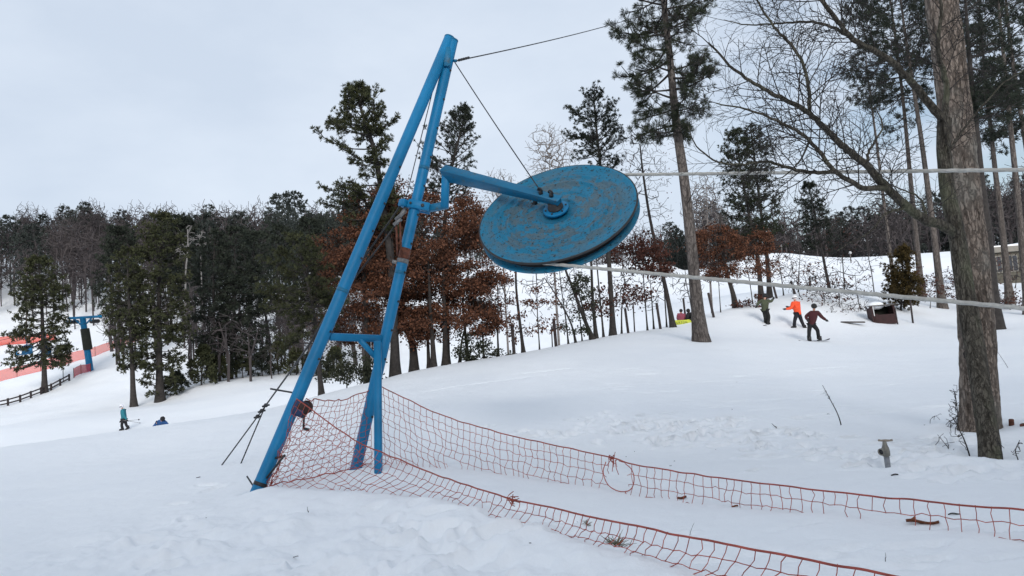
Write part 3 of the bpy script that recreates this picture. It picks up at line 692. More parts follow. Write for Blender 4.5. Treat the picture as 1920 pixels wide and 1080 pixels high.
_needle_dirs = {}
def tufts(mb, pos, dirs, size, n, width, r, spread=1.15):
    """a starry tuft of n thin needles at every pos, fanned round dir"""
    m = len(pos)
    if m == 0: return
    pos = np.asarray(pos); dirs = np.asarray(dirs); dirs = dirs / (np.linalg.norm(dirs, axis=1, keepdims=True) + 1e-9)
    size = np.broadcast_to(np.asarray(size, float), (m,))
    ref = np.where(np.abs(dirs[:, 2:3]) < .8, np.array([0, 0, 1.0]), np.array([1.0, 0, 0]))
    e1 = np.cross(dirs, ref); e1 /= np.linalg.norm(e1, axis=1, keepdims=True); e2 = np.cross(dirs, e1)
    th = r.uniform(.15, spread, (m, n)); ph = r.uniform(0, 2 * math.pi, (m, n))
    d = np.cos(th)[..., None] * dirs[:, None] + np.sin(th)[..., None] * (np.cos(ph)[..., None] * e1[:, None] + np.sin(ph)[..., None] * e2[:, None])
    L = size[:, None] * r.uniform(.7, 1.15, (m, n))
    sd = np.cross(d, r.normal(size=(m, n, 3))); sd /= np.linalg.norm(sd, axis=2, keepdims=True) + 1e-9
    p0 = pos[:, None] + d * (L * .02)[..., None]
    w = (L * width)[..., None]
    v = np.stack([p0 - sd * w * .35, p0 + sd * w * .35, p0 + d * (L * .6)[..., None] + sd * w * .5, p0 + d * L[..., None]], 2)
    v = np.stack([p0 - sd * w * .4, p0 + d * (L * .55)[..., None] - sd * w * .5, p0 + d * L[..., None], p0 + d * (L * .55)[..., None] + sd * w * .5], 2)
    q = np.arange(m * n)[:, None] * 4 + np.arange(4)[None]
    ti = np.clip(r.uniform(0, 1, (m, 1)) * .75 + r.uniform(0, .3, (m, n)), 0, 1)
    mb.add(v.reshape(-1, 3), q, np.repeat(ti.ravel(), 4))

def leaves(mb, pos, size, r, asp=.62, droop=.3):
    m = len(pos)
    if m == 0: return
    d = r.normal(size=(m, 3)); d[:, 2] -= droop; d /= np.linalg.norm(d, axis=1, keepdims=True)
    s = np.cross(d, r.normal(size=(m, 3))); s /= np.linalg.norm(s, axis=1, keepdims=True) + 1e-9
    L = (size * r.uniform(.6, 1.25, m))[:, None]; c = np.cross(d, s) * L * .15
    v = np.stack([pos, pos + d * L * .5 + s * L * asp * .5 + c, pos + d * L, pos + d * L * .5 - s * L * asp * .5 + c], 1)
    mb.add(v.reshape(-1, 3), np.arange(m * 4).reshape(m, 4), np.repeat(r.uniform(0, 1, m), 4))

def pine(name, label, base, D, px, prof, r0, nb, tsize, tn, seed, mat_='needle', bk='bark_dark', tw=.10, elev=(.15, .75), sub=7, r1=.03, group=None, cat='pine tree', tgap=.16, stubs=0, gapy=(), ysk=1.0, subl=.42, spread=1.15, fill=.35, vs=.35):
    r = np.random.default_rng(seed); nb = int(nb * 1.2)
    b, sp, rad = trunk_poly(base, D, px, r0, r1)
    t = thing(name, label, cat, b, group)
    mb = MB(); tube(mb, sp, rad, 14 if D < 40 else 8, wob=lambda A, I: 1 + .05 * np.sin(3 * A + I)); mb.build('trunk', M[bk], t)
    sc_ = D / FPX
    py = np.array([proj(q)[1] for q in sp]); tpx = np.array([proj(q)[0] for q in sp])
    pr = np.array(prof, float); o = np.argsort(pr[:, 0]); pr = pr[o]
    ys = pr[:, 0].min() + (pr[:, 0].max() - pr[:, 0].min()) * r.uniform(0, 1, nb) ** ysk
    wood = MB(); wl = []; wr = []; sl = []; sr = []; tp = []; td = []
    az0 = r.uniform(0, 6.28)
    for k, y in enumerate(np.sort(ys)):
        if any(a < y < c for a, c in gapy): continue
        i = np.interp(-y, -py, np.arange(len(py))); i0 = int(min(i, len(sp) - 2)); u = i - i0
        p = sp[i0] * (1 - u) + sp[i0 + 1] * u; tr = rad[i0]
        L_, R_ = np.interp(y, pr[:, 0], pr[:, 1]), np.interp(y, pr[:, 0], pr[:, 2])
        az = az0 + k * 2.39996 + r.normal() * .35; ca, sa = math.cos(az), math.sin(az)
        side = R_ if ca > 0 else L_
        ln = (side * abs(ca) + (.5 * (L_ + R_)) * (1 - abs(ca))) * r.uniform(.62, 1.08) * sc_
        if ln < .12: continue
        rel = (y - pr[0, 0]) / (pr[-1, 0] - pr[0, 0] + 1e-6)
        el = elev[1] * (1 - rel) + elev[0] * rel + r.normal() * .22
        hv = LAT * ca + np.array([-LAT[1], LAT[0], 0]) * sa
        d0 = hv * math.cos(el) + ZUP * math.sin(el)
        K = 7; uu = np.linspace(0, 1, K)
        bend = ZUP * (.10 * ln) * (uu ** 2)[:, None] * r.uniform(.2, 1.8) - ZUP * (.10 * ln) * (np.sin(uu * math.pi))[:, None] * r.uniform(-.3, 1)
        bp = p + d0 * ln * uu[:, None] + bend + np.cross(d0, ZUP) * (np.sin(uu * 2.2) * r.normal() * .16 * ln)[:, None]
        br = min(tr * .4, .012 + .018 * ln)
        wl.append(bp); wr.append(br * (1 - uu * .8))
        m = max(2, int(sub * r.uniform(.7, 1.2)))
        for s in r.uniform(fill, 1, m):
            j = s * (K - 1); j0 = int(min(j, K - 2)); q = bp[j0] + (bp[j0 + 1] - bp[j0]) * (j - j0); bd = nrm(bp[j0 + 1] - bp[j0])
            sdv = nrm(np.cross(bd, ZUP)) * r.choice([-1, 1]); sdir = nrm(bd * r.uniform(.4, 1) + sdv * r.uniform(.4, 1) + ZUP * r.normal() * vs)
            s_l = ln * subl * (1.15 - s) * r.uniform(.5, 1.2) + tsize * .6
            v = np.linspace(0, 1, 4)[:, None]; spt = q + sdir * s_l * v + ZUP * .12 * s_l * v ** 2
            sl.append(spt); sr.append(np.array([.5, .42, .33, .25]) * br)
            nt_ = max(1, int(s_l / tgap)); us = r.uniform(.25, 1, nt_); us[-1] = 1
            for w_ in us:
                tp.append(q + sdir * s_l * w_ + ZUP * .12 * s_l * w_ ** 2 + r.normal(size=3) * .03); td.append(sdir + ZUP * .35 + r.normal(size=3) * .25)
        for w_ in r.uniform(fill + .1, 1, max(1, int(ln * (1 - fill) / tgap * .5))):
            j = w_ * (K - 1); j0 = int(min(j, K - 2)); tp.append(bp[j0] + (bp[j0 + 1] - bp[j0]) * (j - j0)); td.append(nrm(bp[j0 + 1] - bp[j0]) + ZUP * .3 + r.normal(size=3) * .3)
        tp.append(bp[-1]); td.append(bp[-1] - bp[-2])
    for k in range(stubs):      # dead stubs below the crown
        i = r.uniform(.25, .75) * len(sp); i0 = int(min(i, len(sp) - 2)); az = r.uniform(0, 6.28)
        hv = LAT * math.cos(az) + np.array([-LAT[1], LAT[0], 0]) * math.sin(az); l = r.uniform(.25, 1.1)
        uu = np.linspace(0, 1, 7)[:, None]; wl.append(sp[i0] + hv * l * uu + ZUP * l * .25 * uu); wr.append(np.linspace(.025, .006, 7))
    for k in range(6): tp.append(sp[-1] + r.normal(size=3) * .08); td.append(ZUP + r.normal(size=3) * .3)
    tubes(wood, wl, np.array(wr), 5); tubes(wood, sl, np.array(sr), 3)
    wood.build('branches', M[bk] if bk != 'bark_pine' else M['bark_dark'], t)
    mb = MB(); tufts(mb, np.array(tp), np.array(td), tsize * r.uniform(.75, 1.2, len(tp)), tn, tw, r, spread)
    mb.build('crown', M[mat_], t, smooth=False)
    return t

def grow(nodes, par, targets, step, r, curve=.35, jit=.06, maxd=None):
    """join each target point to the nearest wood already there"""
    N = len(nodes); cap = N + len(targets) * 14
    X = np.zeros((cap, 3)); X[:N] = nodes; Pa = np.full(cap, -1, int); Pa[:N] = par
    first = np.min(((targets[:, None] - X[None, :N:2]) ** 2).sum(-1), 1); order = np.argsort(first)
    for q in targets[order]:
        d2 = ((X[:N] - q) ** 2).sum(-1); i = int(np.argmin(d2)); d = math.sqrt(d2[i])
        if d < step * .5 or (maxd and d > maxd): continue
        # attach lower down so that forks point forward
        j = i
        for _ in range(int(min(6, d / step * .7))):
            if Pa[j] >= 0: j = Pa[j]
        p0 = X[j]; pd = nrm(X[j] - X[Pa[j]]) if Pa[j] >= 0 else nrm(q - p0)
        d = np.linalg.norm(q - p0); k = int(min(12, max(1, round(d / step))))
        c = p0 + pd * d * curve + r.normal(size=3) * d * .06
        u = (np.arange(1, k + 1) / k)[:, None]
        seg = (1 - u) ** 2 * p0 + 2 * u * (1 - u) * c + u ** 2 * q + r.normal(size=(k, 3)) * step * jit * 2
        X[N:N + k] = seg; Pa[N] = j; Pa[N + 1:N + k] = np.arange(N, N + k - 1); N += k
    return X[:N], Pa[:N]
def radii(Pa, r_tip, p=2.3, keep=None):
    n = len(Pa); acc = np.zeros(n); rr = np.zeros(n)
    for i in range(n - 1, -1, -1):
        if acc[i] == 0: acc[i] = r_tip ** p
        rr[i] = acc[i] ** (1 / p)
        if Pa[i] >= 0: acc[Pa[i]] += acc[i]
    return rr
def wood_mesh(mb, X, Pa, rr, skip=0, thick=.03):
    n = len(Pa); main = np.full(n, -1, int)
    for i in range(n):
        p = Pa[i]
        if p >= 0 and (main[p] < 0 or rr[i] > rr[main[p]]): main[p] = i
    done = np.zeros(n, bool); by = {}
    for i in range(n):
        if done[i]: continue
        p = Pa[i]
        if p >= 0 and main[p] == i and not done[i] and p >= skip and i >= skip and done[p] is False: pass
        ch = [i]; done[i] = True; j = main[i]
        while j >= 0: ch.append(j); done[j] = True; j = main[j]
        pts = X[ch]; rad = rr[ch]
        if p >= 0: pts = np.concatenate([X[p:p + 1], pts]); rad = np.concatenate([[min(rr[p], rad[0] * 1.15)], rad])
        if len(pts) < 2: continue
        if rad[0] > thick: tube(mb, pts, rad, 10 if rad[0] > .06 else 7, cap=False)
        else: by.setdefault(len(pts), []).append((pts, rad))
    for k, L in by.items(): tubes(mb, np.array([a for a, _ in L]), np.array([b for _, b in L]), 4 if D_SIDES else 3)
    tips = main < 0
    return tips
D_SIDES = False
def in_ell(r, n, els):
    """points in px-ellipsoids (cx, cy, rx, ry, D, rd)"""
    w = np.array([e[2] * e[3] for e in els], float); w /= w.sum(); out = []
    for e, m in zip(els, r.multinomial(n, w)):
        d = r.normal(size=(m, 3)); d /= np.linalg.norm(d, axis=1, keepdims=True); d *= (r.uniform(size=(m, 1)) ** .38)
        for q in d: out.append(P(e[0] + q[0] * e[2], e[1] + q[1] * e[3], e[4] + q[2] * e[5]))
    return np.array(out)
def broadleaf(name, label, base, D, px, r0, els, ntar, seed, leaf=None, lsize=.16, nleaf=0, lspread=.3, r_tip=.006, r1=None, bk='bark_dark', tw=None, stems=(), group=None, cat='tree', step=.3, asp=.62):
    """deciduous tree: trunk(s), wood grown out to targets, optional leaves held on the twigs"""
    r = np.random.default_rng(seed); b = None; nodes = []; par = []; mbT = MB()
    for k, (bs, pp, rs) in enumerate([(base, px, r0)] + list(stems)):
        bb, sp, rad = trunk_poly(bs, D, pp, rs, r1 if r1 else rs * .3)
        if b is None: b = bb; t = thing(name, label, cat, b, group)
        mb = mbT if k == 0 else MB()
        tube(mb, sp, rad, 12, wob=lambda A, I: 1 + .06 * np.sin(3 * A + I * .7)); mb.build('trunk', M[bk], t)
        o = len(nodes); nodes += list(sp[3:]); par += [-1] + list(range(o, o + len(sp) - 4))
    X, Pa = np.array(nodes), np.array(par); n0 = len(X)
    T = in_ell(r, ntar, els)
    X, Pa = grow(X, Pa, T, step, r)
    rr = radii(Pa, r_tip); rr[:n0] = np.minimum(rr[:n0], .01)
    cap = r0 * .62; rr = np.minimum(rr, cap)
    wood = MB(); tips = wood_mesh(wood, X, Pa, rr); wood.build('branches', M[tw or bk], t)
    if leaf:
        ti = np.where(tips & (np.arange(len(X)) >= n0))[0]
        wt = np.clip(vnoise(X[ti, 0] * 1.3 + X[ti, 2] * .5, X[ti, 2] * 1.6 + X[ti, 1] * .6, seed) + .42, .0, 1) + .02; c = X[r.choice(ti, nleaf, p=wt / wt.sum())] + r.normal(size=(nleaf, 3)) * lspread * np.array([1, 1, .6])
        mb = MB(); leaves(mb, c, lsize, r, asp); mb.build('crown', M[leaf], t, smooth=False)
    return t

# ---- the tall pine on the slope
pine('pine_tree', 'tall lone pine in the open snow, trunk bare below a high ragged crown', (1315, 641), 28, [(1302, 520), (1283, 340), (1268, 230), (1257, 120), (1245, 10), (1234, -110), (1226, -240), (1222, -330)],
     [(-330, 10, 10), (-240, 60, 60), (-120, 95, 90), (0, 118, 110), (60, 122, 105), (130, 120, 110), (190, 85, 95), (235, 105, 20), (262, 80, 12)], 0.27, 86, .21, 36, 101, 'needle', 'bark_pine', tw=.07, elev=(-.2, .5), sub=13, tgap=.18, vs=.7, stubs=7, fill=.32, spread=1.5)
# ---- pines behind and beside the tower
pine('pine_tree', 'windswept pine left of the blue A-frame, crown leaning over to the left', (741, 702), 29, [(737, 560), (728, 450), (712, 340), (700, 275), (683, 225), (672, 185), (668, 160)],
     [(156, 8, 8), (190, 30, 24), (212, 46, 42), (232, 66, 80), (248, 80, 26), (270, 115, 28), (292, 92, 30), (318, 46, 20), (342, 66, 25), (364, 128, 30), (392, 100, 30), (430, 60, 20)], .19, 88, .15, 17, 102, 'needle_olive', 'bark_dark', tw=.16, elev=(-.1, .55), sub=11, tgap=.10, gapy=((312, 336),), fill=.3)
pine('pine_tree', 'loose open-crowned pine showing between and right of the tower legs', (838, 686), 32, [(836, 560), (832, 450), (838, 380), (850, 300), (866, 240), (872, 212)],
     [(205, 8, 8), (232, 28, 28), (262, 60, 36), (295, 82, 55), (330, 75, 58), (370, 72, 50), (410, 60, 45)], .15, 86, .13, 15, 103, 'needle_black', 'bark_dark', tw=.17, elev=(.1, .8), sub=8, tgap=.12, fill=.35)
pine('pine_tree', 'spiky dark pine whose top rises just above the bullwheel', (1150, 632), 34, [(1146, 560), (1138, 430), (1128, 330), (1118, 240), (1113, 180)],
     [(172, 6, 6), (195, 32, 40), (225, 62, 50), (255, 58, 52), (290, 55, 60), (330, 40, 45), (400, 25, 28)], .16, 80, .135, 15, 104, 'needle_black', 'bark_dark', tw=.17, elev=(.05, .7), sub=9, tgap=.11, fill=.3)
pine('pine_tree', 'olive soft-needled pine at the left foot of the tower, thin bare lower trunk', (603, 742), 27, [(598, 690), (590, 600), (575, 520), (560, 465), (556, 450)],
     [(446, 10, 12), (470, 45, 40), (510, 85, 45), (560, 110, 60), (610, 105, 62), (645, 80, 45)], .11, 56, .13, 16, 105, 'needle_olive', 'bark_dark', tw=.16, elev=(-.1, .5), sub=10, tgap=.10, fill=.25)
# ---- the two spruces right of the tall pine and their neighbours
pine('pine_tree', 'left one of the close pair of dark conifers right of the tall pine', (1428, 566), 46, [(1420, 480), (1404, 400), (1389, 320), (1381, 250)],
     [(246, 5, 5), (270, 28, 22), (300, 42, 26), (335, 45, 30), (380, 62, 34), (420, 72, 40), (455, 66, 36)], .20, 88, .17, 13, 106, 'needle', 'bark_dark', tw=.2, elev=(-.05, .6), sub=8, tgap=.14, fill=.25)
pine('pine_tree', 'right one of the close pair of dark conifers, the taller trunk', (1444, 566), 47, [(1438, 480), (1427, 400), (1415, 300), (1407, 238)],
     [(234, 5, 5), (262, 22, 24), (300, 30, 36), (340, 36, 45), (380, 40, 52), (420, 45, 45), (455, 34, 36)], .20, 84, .17, 13, 107, 'needle', 'bark_dark', tw=.2, elev=(-.05, .6), sub=8, tgap=.14, fill=.25)
pine('pine_tree', 'thin slanting conifer with layered sparse boughs above the bush by the shed', (1556, 542), 52, [(1545, 490), (1530, 410), (1515, 345)],
     [(340, 4, 4), (370, 22, 16), (400, 42, 18), (440, 48, 26), (470, 30, 22)], .16, 64, .18, 12, 108, 'needle_black', 'bark_dark', tw=.2, elev=(-.1, .4), sub=8, tgap=.15, fill=.25)
pine('pine_tree', 'bushy yellow-green cedar behind the little shed', (1690, 590), 42, [(1692, 540), (1692, 490), (1694, 468)],
     [(466, 3, 3), (488, 14, 20), (505, 34, 22), (520, 40, 26), (545, 32, 44), (572, 44, 30)], .06, 84, .16, 15, 109, 'needle_yellow', 'bark_dark', tw=.22, elev=(.15, 1.0), sub=8, tgap=.11, fill=.1, vs=.8, cat='cedar')
# ---- pines of the stand at the upper right
RIGHT = [
 ('pine of the right stand, straight trunk passing just left of the big trunk', (1768, 580), 46, [(1752, 450), (1733, 300), (1712, 160), (1694, 40), (1680, -70)], [(-75, 15, 15), (-30, 80, 80), (40, 120, 80), (110, 95, 60), (150, 60, 50)], .27, 60),
 ('second pine left of the big trunk, low crown hanging over bare limbs', (1727, 538), 52, [(1716, 430), (1704, 300), (1690, 160), (1672, 20), (1662, -60)], [(-65, 10, 10), (-20, 70, 70), (40, 80, 70), (100, 115, 50), (160, 110, 45), (215, 95, 40), (236, 50, 20)], .26, 84),
 ('slender pine with reddish trunk, farthest left of the right stand', (1671, 490), 72, [(1655, 360), (1640, 240), (1628, 150), (1622, 90)], [(85, 8, 8), (110, 35, 30), (150, 45, 30), (200, 36, 26)], .24, 36),
 ('pine trunk just right of the big trunk under a dense dark crown', (1862, 562), 34, [(1852, 450), (1838, 320), (1822, 160), (1812, 30), (1805, -80)], [(-85, 15, 15), (-20, 90, 90), (60, 60, 110), (140, 30, 95), (220, 15, 80), (250, 8, 50)], .30, 64),
 ('pine in the right stand with window of the cabin at its foot', (1890, 534), 47, [(1878, 420), (1864, 300), (1850, 170), (1838, 40), (1832, -60)], [(-65, 15, 15), (-10, 80, 80), (60, 75, 90), (140, 55, 95), (210, 45, 80), (262, 35, 60)], .27, 74),
 ('leaning pine crossing the right edge of the stand', (1925, 562), 41, [(1914, 430), (1900, 290), (1884, 130), (1870, -10), (1862, -90)], [(-95, 15, 15), (-20, 80, 80), (60, 90, 80), (150, 70, 70), (240, 50, 60)], .26, 62),
 ('outermost pine at the right edge, trunk leaving the picture low down', (1965, 548), 45, [(1945, 400), (1922, 260), (1898, 110), (1884, -20), (1876, -90)], [(-95, 15, 15), (-20, 80, 80), (60, 85, 80), (150, 85, 80), (250, 60, 60)], .26, 58)]
for k, (lb, bs, D, px, pf, r0, nb) in enumerate(RIGHT):
    pine('pine_tree', lb, bs, D, px, pf, r0, int(nb * .8), .30, 22, 120 + k, 'needle_black', 'bark_pine' if k != 3 else 'bark_dark', tw=.12, elev=(-.15, .5), sub=9, tgap=.30, fill=.35, vs=.6, stubs=4, group='pines of the stand at right', spread=1.5)
# ---- pines across the valley at left
LEFT = [
 ('valley pine with bare grey lower trunk, left one of the front pair', (251, 764), 64, [(248, 690), (244, 600), (240, 520), (240, 470)], [(466, 4, 4), (490, 26, 30), (540, 42, 40), (600, 52, 40), (650, 48, 36), (690, 20, 22)], .30, 90, 'needle_olive'),
 ('thick dark valley pine with skirt of low boughs, right of the front pair', (300, 755), 66, [(299, 690), (298, 600), (300, 500), (304, 440), (306, 410)], [(402, 5, 5), (420, 28, 30), (460, 50, 48), (520, 62, 62), (580, 66, 72), (640, 60, 66), (700, 34, 40), (735, 40, 44)], .42, 150, 'needle_olive'),
 ('dark valley pine right of the front pair, narrow top', (402, 712), 74, [(402, 640), (400, 540), (402, 470), (404, 436)], [(432, 4, 4), (455, 24, 24), (500, 40, 36), (560, 48, 44), (620, 44, 44), (660, 36, 36), (690, 28, 30)], .26, 100, 'needle_black'),
 ('dark valley pine with leaning stem beside dense thicket', (432, 708), 75, [(436, 640), (440, 540), (440, 470), (442, 432)], [(428, 4, 4), (450, 26, 26), (500, 40, 42), (560, 46, 50), (620, 44, 46), (660, 36, 36), (690, 30, 30)], .24, 96, 'needle_black'),
 ('rounded dark valley pine nearest the olive pine', (468, 690), 78, [(468, 620), (472, 540), (476, 470), (478, 440)], [(434, 5, 5), (455, 32, 30), (500, 45, 44), (560, 50, 50), (620, 44, 44), (672, 34, 36)], .24, 96, 'needle_black'),
 ('small bushy pine at the snow edge below the dark valley pines', (378, 722), 70, [(378, 700), (380, 672), (381, 655)], [(652, 3, 3), (670, 14, 14), (695, 28, 26), (712, 32, 28)], .07, 46, 'needle_olive'),
 ('broad valley pine before the chairs, boughs reaching over the orange fence', (83, 706), 88, [(81, 640), (78, 570), (74, 520), (72, 490)], [(485, 4, 4), (505, 26, 28), (540, 44, 42), (580, 60, 44), (625, 74, 40), (655, 80, 52), (680, 58, 50)], .38, 110, 'needle_olive'),
 ('sapling pine beside the lower orange fence', (118, 692), 92, [(118, 680), (118, 665), (118, 655)], [(652, 2, 2), (665, 8, 12), (680, 14, 16)], .05, 16, 'needle_olive'),
 ('dark rounded pine on the skyline above the birches', (350, 560), 130, [(348, 500), (340, 450), (335, 420)], [(400, 6, 6), (412, 28, 26), (440, 48, 46), (480, 55, 52), (530, 46, 46)], .35, 90, 'needle_black'),
 ('dark pine rising behind the front valley pair at left', (222, 640), 112, [(222, 560), (224, 490), (226, 440)], [(420, 5, 5), (440, 26, 26), (490, 44, 42), (540, 46, 46), (590, 40, 40)], .35, 80, 'needle_black'),
 ('tall dark pine between skyline and the olive pine', (520, 640), 110, [(520, 560), (522, 480), (524, 430)], [(415, 5, 5), (440, 30, 30), (490, 50, 46), (550, 52, 50), (600, 44, 40)], .32, 90, 'needle_black'),
 ('dark pine against the far wood left of the tower leg', (575, 640), 105, [(576, 560), (578, 470), (580, 420)], [(404, 5, 5), (430, 30, 30), (480, 46, 42), (540, 50, 50), (600, 44, 40)], .32, 84, 'needle_black')]
for k, (lb, bs, D, px, pf, r0, nb, mt) in enumerate(LEFT):
    sz = .0042 * D
    pine('pine_tree', lb, bs, D, px, pf, r0, int(nb * .95), sz, 11, 140 + k, mt, 'bark_dark', tw=.3, elev=(-.2, .4), sub=7, tgap=sz * .95, fill=.25, group='pines across the valley', spread=1.45)

# ---- russet oaks along the lip
broadleaf('oak_tree', 'oak with dense dry russet leaves seen through the A-frame', (690, 722), 29.5, [(688, 640), (684, 540), (680, 450), (690, 390)], .16,
   [(705, 400, 55, 48, 29.5, 1.3), (735, 370, 40, 40, 30, 1.2), (645, 470, 58, 50, 29.5, 1.4), (650, 560, 62, 55, 29.5, 1.4), (720, 500, 50, 80, 30, 1.4), (690, 620, 60, 35, 30, 1.2), (625, 620, 40, 34, 29.5, 1), (610, 500, 26, 26, 29.5, 1), (665, 520, 70, 90, 30.5, 1), (740, 450, 40, 70, 30.5, 1)], 560, 201, 'russet', .10, 36000, .19, .006, asp=.7)
broadleaf('oak_tree', 'broad multi-stemmed oak in russet leaf right of the tower leg, under the bullwheel arm', (777, 697), 30.5, [(772, 640), (752, 585), (760, 500), (800, 430)], .20,
   [(790, 400, 40, 40, 30.5, 1.4), (850, 430, 60, 42, 30.5, 1.6), (895, 455, 40, 50, 31, 1.4), (800, 490, 75, 60, 30.5, 1.8), (870, 530, 62, 60, 31, 1.6), (850, 600, 80, 36, 30.5, 1.6), (780, 610, 50, 32, 30, 1.2), (910, 600, 46, 30, 31, 1), (925, 520, 30, 26, 31, 1), (880, 390, 26, 26, 31, 1), (840, 520, 90, 100, 31.5, 1), (770, 540, 50, 80, 31.5, 1)], 760, 202, 'russet', .10, 54000, .20, .006,
   stems=[((804, 692), [(802, 600), (806, 500)], .10), ((878, 680), [(872, 620), (868, 560), (880, 500)], .09), ((862, 682), [(868, 630), (890, 560)], .07)], asp=.7)
broadleaf('oak_tree', 'thin young oak with two flat tiers of russet leaves below the wheel', (982, 664), 31.5, [(974, 600), (968, 540), (966, 480), (958, 420)], .085,
   [(960, 528, 48, 9, 31.5, .9), (985, 566, 75, 9, 31.5, 1), (930, 572, 45, 12, 31.5, .8), (1010, 545, 36, 8, 31.5, .7), (965, 450, 40, 45, 31.5, .9), (990, 610, 60, 30, 31.5, .8)], 190, 203, 'russet', .13, 1500, .12, .005)
broadleaf('oak_tree', 'sparse oak with russet tufts between the fence posts right of the wheel', (1150, 628), 34.5, [(1146, 570), (1140, 500), (1140, 440)], .10,
   [(1195, 470, 55, 35, 35, 1.2), (1170, 555, 60, 22, 34.5, 1), (1210, 500, 45, 20, 35, 1), (1120, 580, 40, 20, 34, .8)], 170, 204, 'redbrown', .15, 3300, .18, .006)
broadleaf('oak_tree', 'wide russet oak just right of the tall pine trunk', (1380, 580), 41, [(1374, 550), (1360, 500), (1352, 450), (1350, 400)], .17,
   [(1345, 450, 44, 30, 41, 1.4), (1402, 468, 45, 26, 41, 1.5), (1330, 490, 30, 26, 41, 1.2), (1380, 508, 66, 20, 41, 1.4), (1430, 500, 30, 22, 41, .8), (1310, 465, 18, 16, 41, .8), (1425, 450, 22, 14, 41, .8)], 300, 205, 'russet', .12, 11500, .18, .007)
broadleaf('bush', 'low dry-leaved bush at the foot of the wide russet oak', (1392, 580), 40.5, [(1392, 574), (1394, 566)], .03, [(1395, 572, 26, 9, 40.5, .5), (1425, 562, 14, 7, 40.5, .3)], 60, 206, 'redbrown', .14, 420, .12, .005, cat='bush')
broadleaf('bush', 'tangled shrub holding red-brown leaves left of the cedar', (1618, 600), 41, [(1612, 575), (1606, 545), (1604, 520)], .04,
   [(1606, 520, 32, 26, 41, .8), (1570, 540, 70, 40, 41, 1), (1600, 575, 45, 30, 40.5, .8), (1530, 520, 50, 30, 42, 1)], 460, 207, 'redbrown', .15, 380, .12, .009, cat='bush', tw='twig')
# leaves only where the shrub keeps them is left to its twigs
broadleaf('bush', 'brown thorny brush behind the big trunk by the cabin', (1895, 582), 44, [(1895, 570), (1897, 555)], .03, [(1890, 562, 36, 16, 44, .8), (1850, 560, 40, 18, 45, .8), (1780, 540, 40, 22, 47, 1)], 170, 208, 'redbrown', .14, 700, .14, .006, cat='bush', tw='twig')
broadleaf('bush', 'wide grey tangle of bare arching brush on the rise behind the snowboarders', (1545, 578), 43, [(1540, 555), (1530, 530)], .04, [(1500, 520, 50, 34, 44, 1), (1545, 545, 55, 34, 42, 1), (1470, 505, 30, 24, 46, 1), (1580, 590, 40, 22, 40, .7)], 420, 241, 'redbrown', .13, 160, .1, .0095, cat='bush', tw='twig')
broadleaf('bush', 'brown-leaved brush spreading right of the cedar under the pine trunks', (1745, 585), 45, [(1745, 565), (1746, 548)], .03, [(1735, 540, 36, 24, 45, 1), (1775, 530, 34, 26, 48, 1), (1715, 520, 20, 22, 46, .7)], 260, 242, 'redbrown', .14, 700, .12, .0085, cat='bush', tw='twig')
broadleaf('bush', 'dark leafless thicket screening the cabin at the right edge', (1905, 552), 60, [(1905, 530), (1906, 505)], .05, [(1880, 505, 34, 36, 60, 1.2), (1925, 500, 40, 40, 60, 1.2), (1850, 520, 20, 24, 58, 1)], 360, 243, 'redbrown', .16, 260, .14, .012, cat='bush', tw='twig')
# undergrowth on the lip
broadleaf('bush', 'evergreen-leaved undergrowth between the tower legs on the snow edge', (650, 724), 28.5, [(650, 705), (648, 690)], .03, [(655, 690, 62, 30, 28.5, .8), (690, 705, 30, 20, 28.3, .6)], 180, 209, 'evleaf', .11, 2300, .13, .005, cat='bush', tw='twig')
broadleaf('bush', 'dark evergreen bush under the broad oak', (880, 682), 30, [(882, 660), (884, 640)], .04, [(886, 652, 34, 30, 30, .6), (930, 668, 26, 12, 30.5, .5)], 130, 210, 'evleaf', .11, 1700, .12, .005, cat='bush', tw='twig')
broadleaf('tree', 'leaning dark trunk clothed in evergreen leaves below the wheel', (1112, 640), 32.8, [(1096, 600), (1076, 545), (1060, 505), (1048, 450)], .11, [(1090, 570, 28, 60, 32.5, .6), (1070, 600, 30, 35, 32.8, .6)], 130, 211, 'evleaf', .11, 1500, .12, .005, cat='tree', stems=[((1080, 648), [(1068, 600), (1040, 550), (1020, 520)], .06)])
broadleaf('tree', 'slim pole-like tree second right of the leaning evergreen-clad trunk', (1132, 634), 33.5, [(1126, 570), (1118, 480), (1112, 380)], .06, [(1112, 420, 40, 60, 33.5, .8)], 60, 212, cat='tree')
broadleaf('tree', 'dark double-stemmed tree rising behind the wheel edge', (1118, 638), 33.2, [(1112, 570), (1108, 480), (1104, 380)], .11, [(1095, 400, 50, 60, 33.5, .9)], 70, 213, cat='tree', stems=[((1108, 640), [(1096, 590), (1078, 520)], .08)])
broadleaf('tree', 'thin crooked tree with a few brown leaves between two posts', (1214, 618), 36, [(1210, 570), (1206, 510), (1204, 450)], .05, [(1200, 470, 30, 40, 36, .7), (1195, 560, 30, 20, 36, .6)], 70, 214, 'redbrown', .13, 260, .14, cat='tree')
for k, (x, y, tx, ty, r0, lb) in enumerate([(744, 702, 738, 520, .17, 'straight grey-brown trunk left of the tower leg under oak leaves'), (814, 692, 806, 560, .13, 'black straight trunk under the broad oak, left of two'), (836, 686, 832, 540, .15, 'black straight trunk under the broad oak, right of two')]):
    broadleaf('tree', lb, (x, y), 29.2 + k * .5, [((x * 2 + tx) / 3, (y * 2 + ty) / 3), ((x + 2 * tx) / 3, (y + 2 * ty) / 3), (tx, ty), (tx - 3, ty - 70)], r0, [(tx, ty - 40, 60, 60, 30, 1.2)], 50, 215 + k, cat='tree')

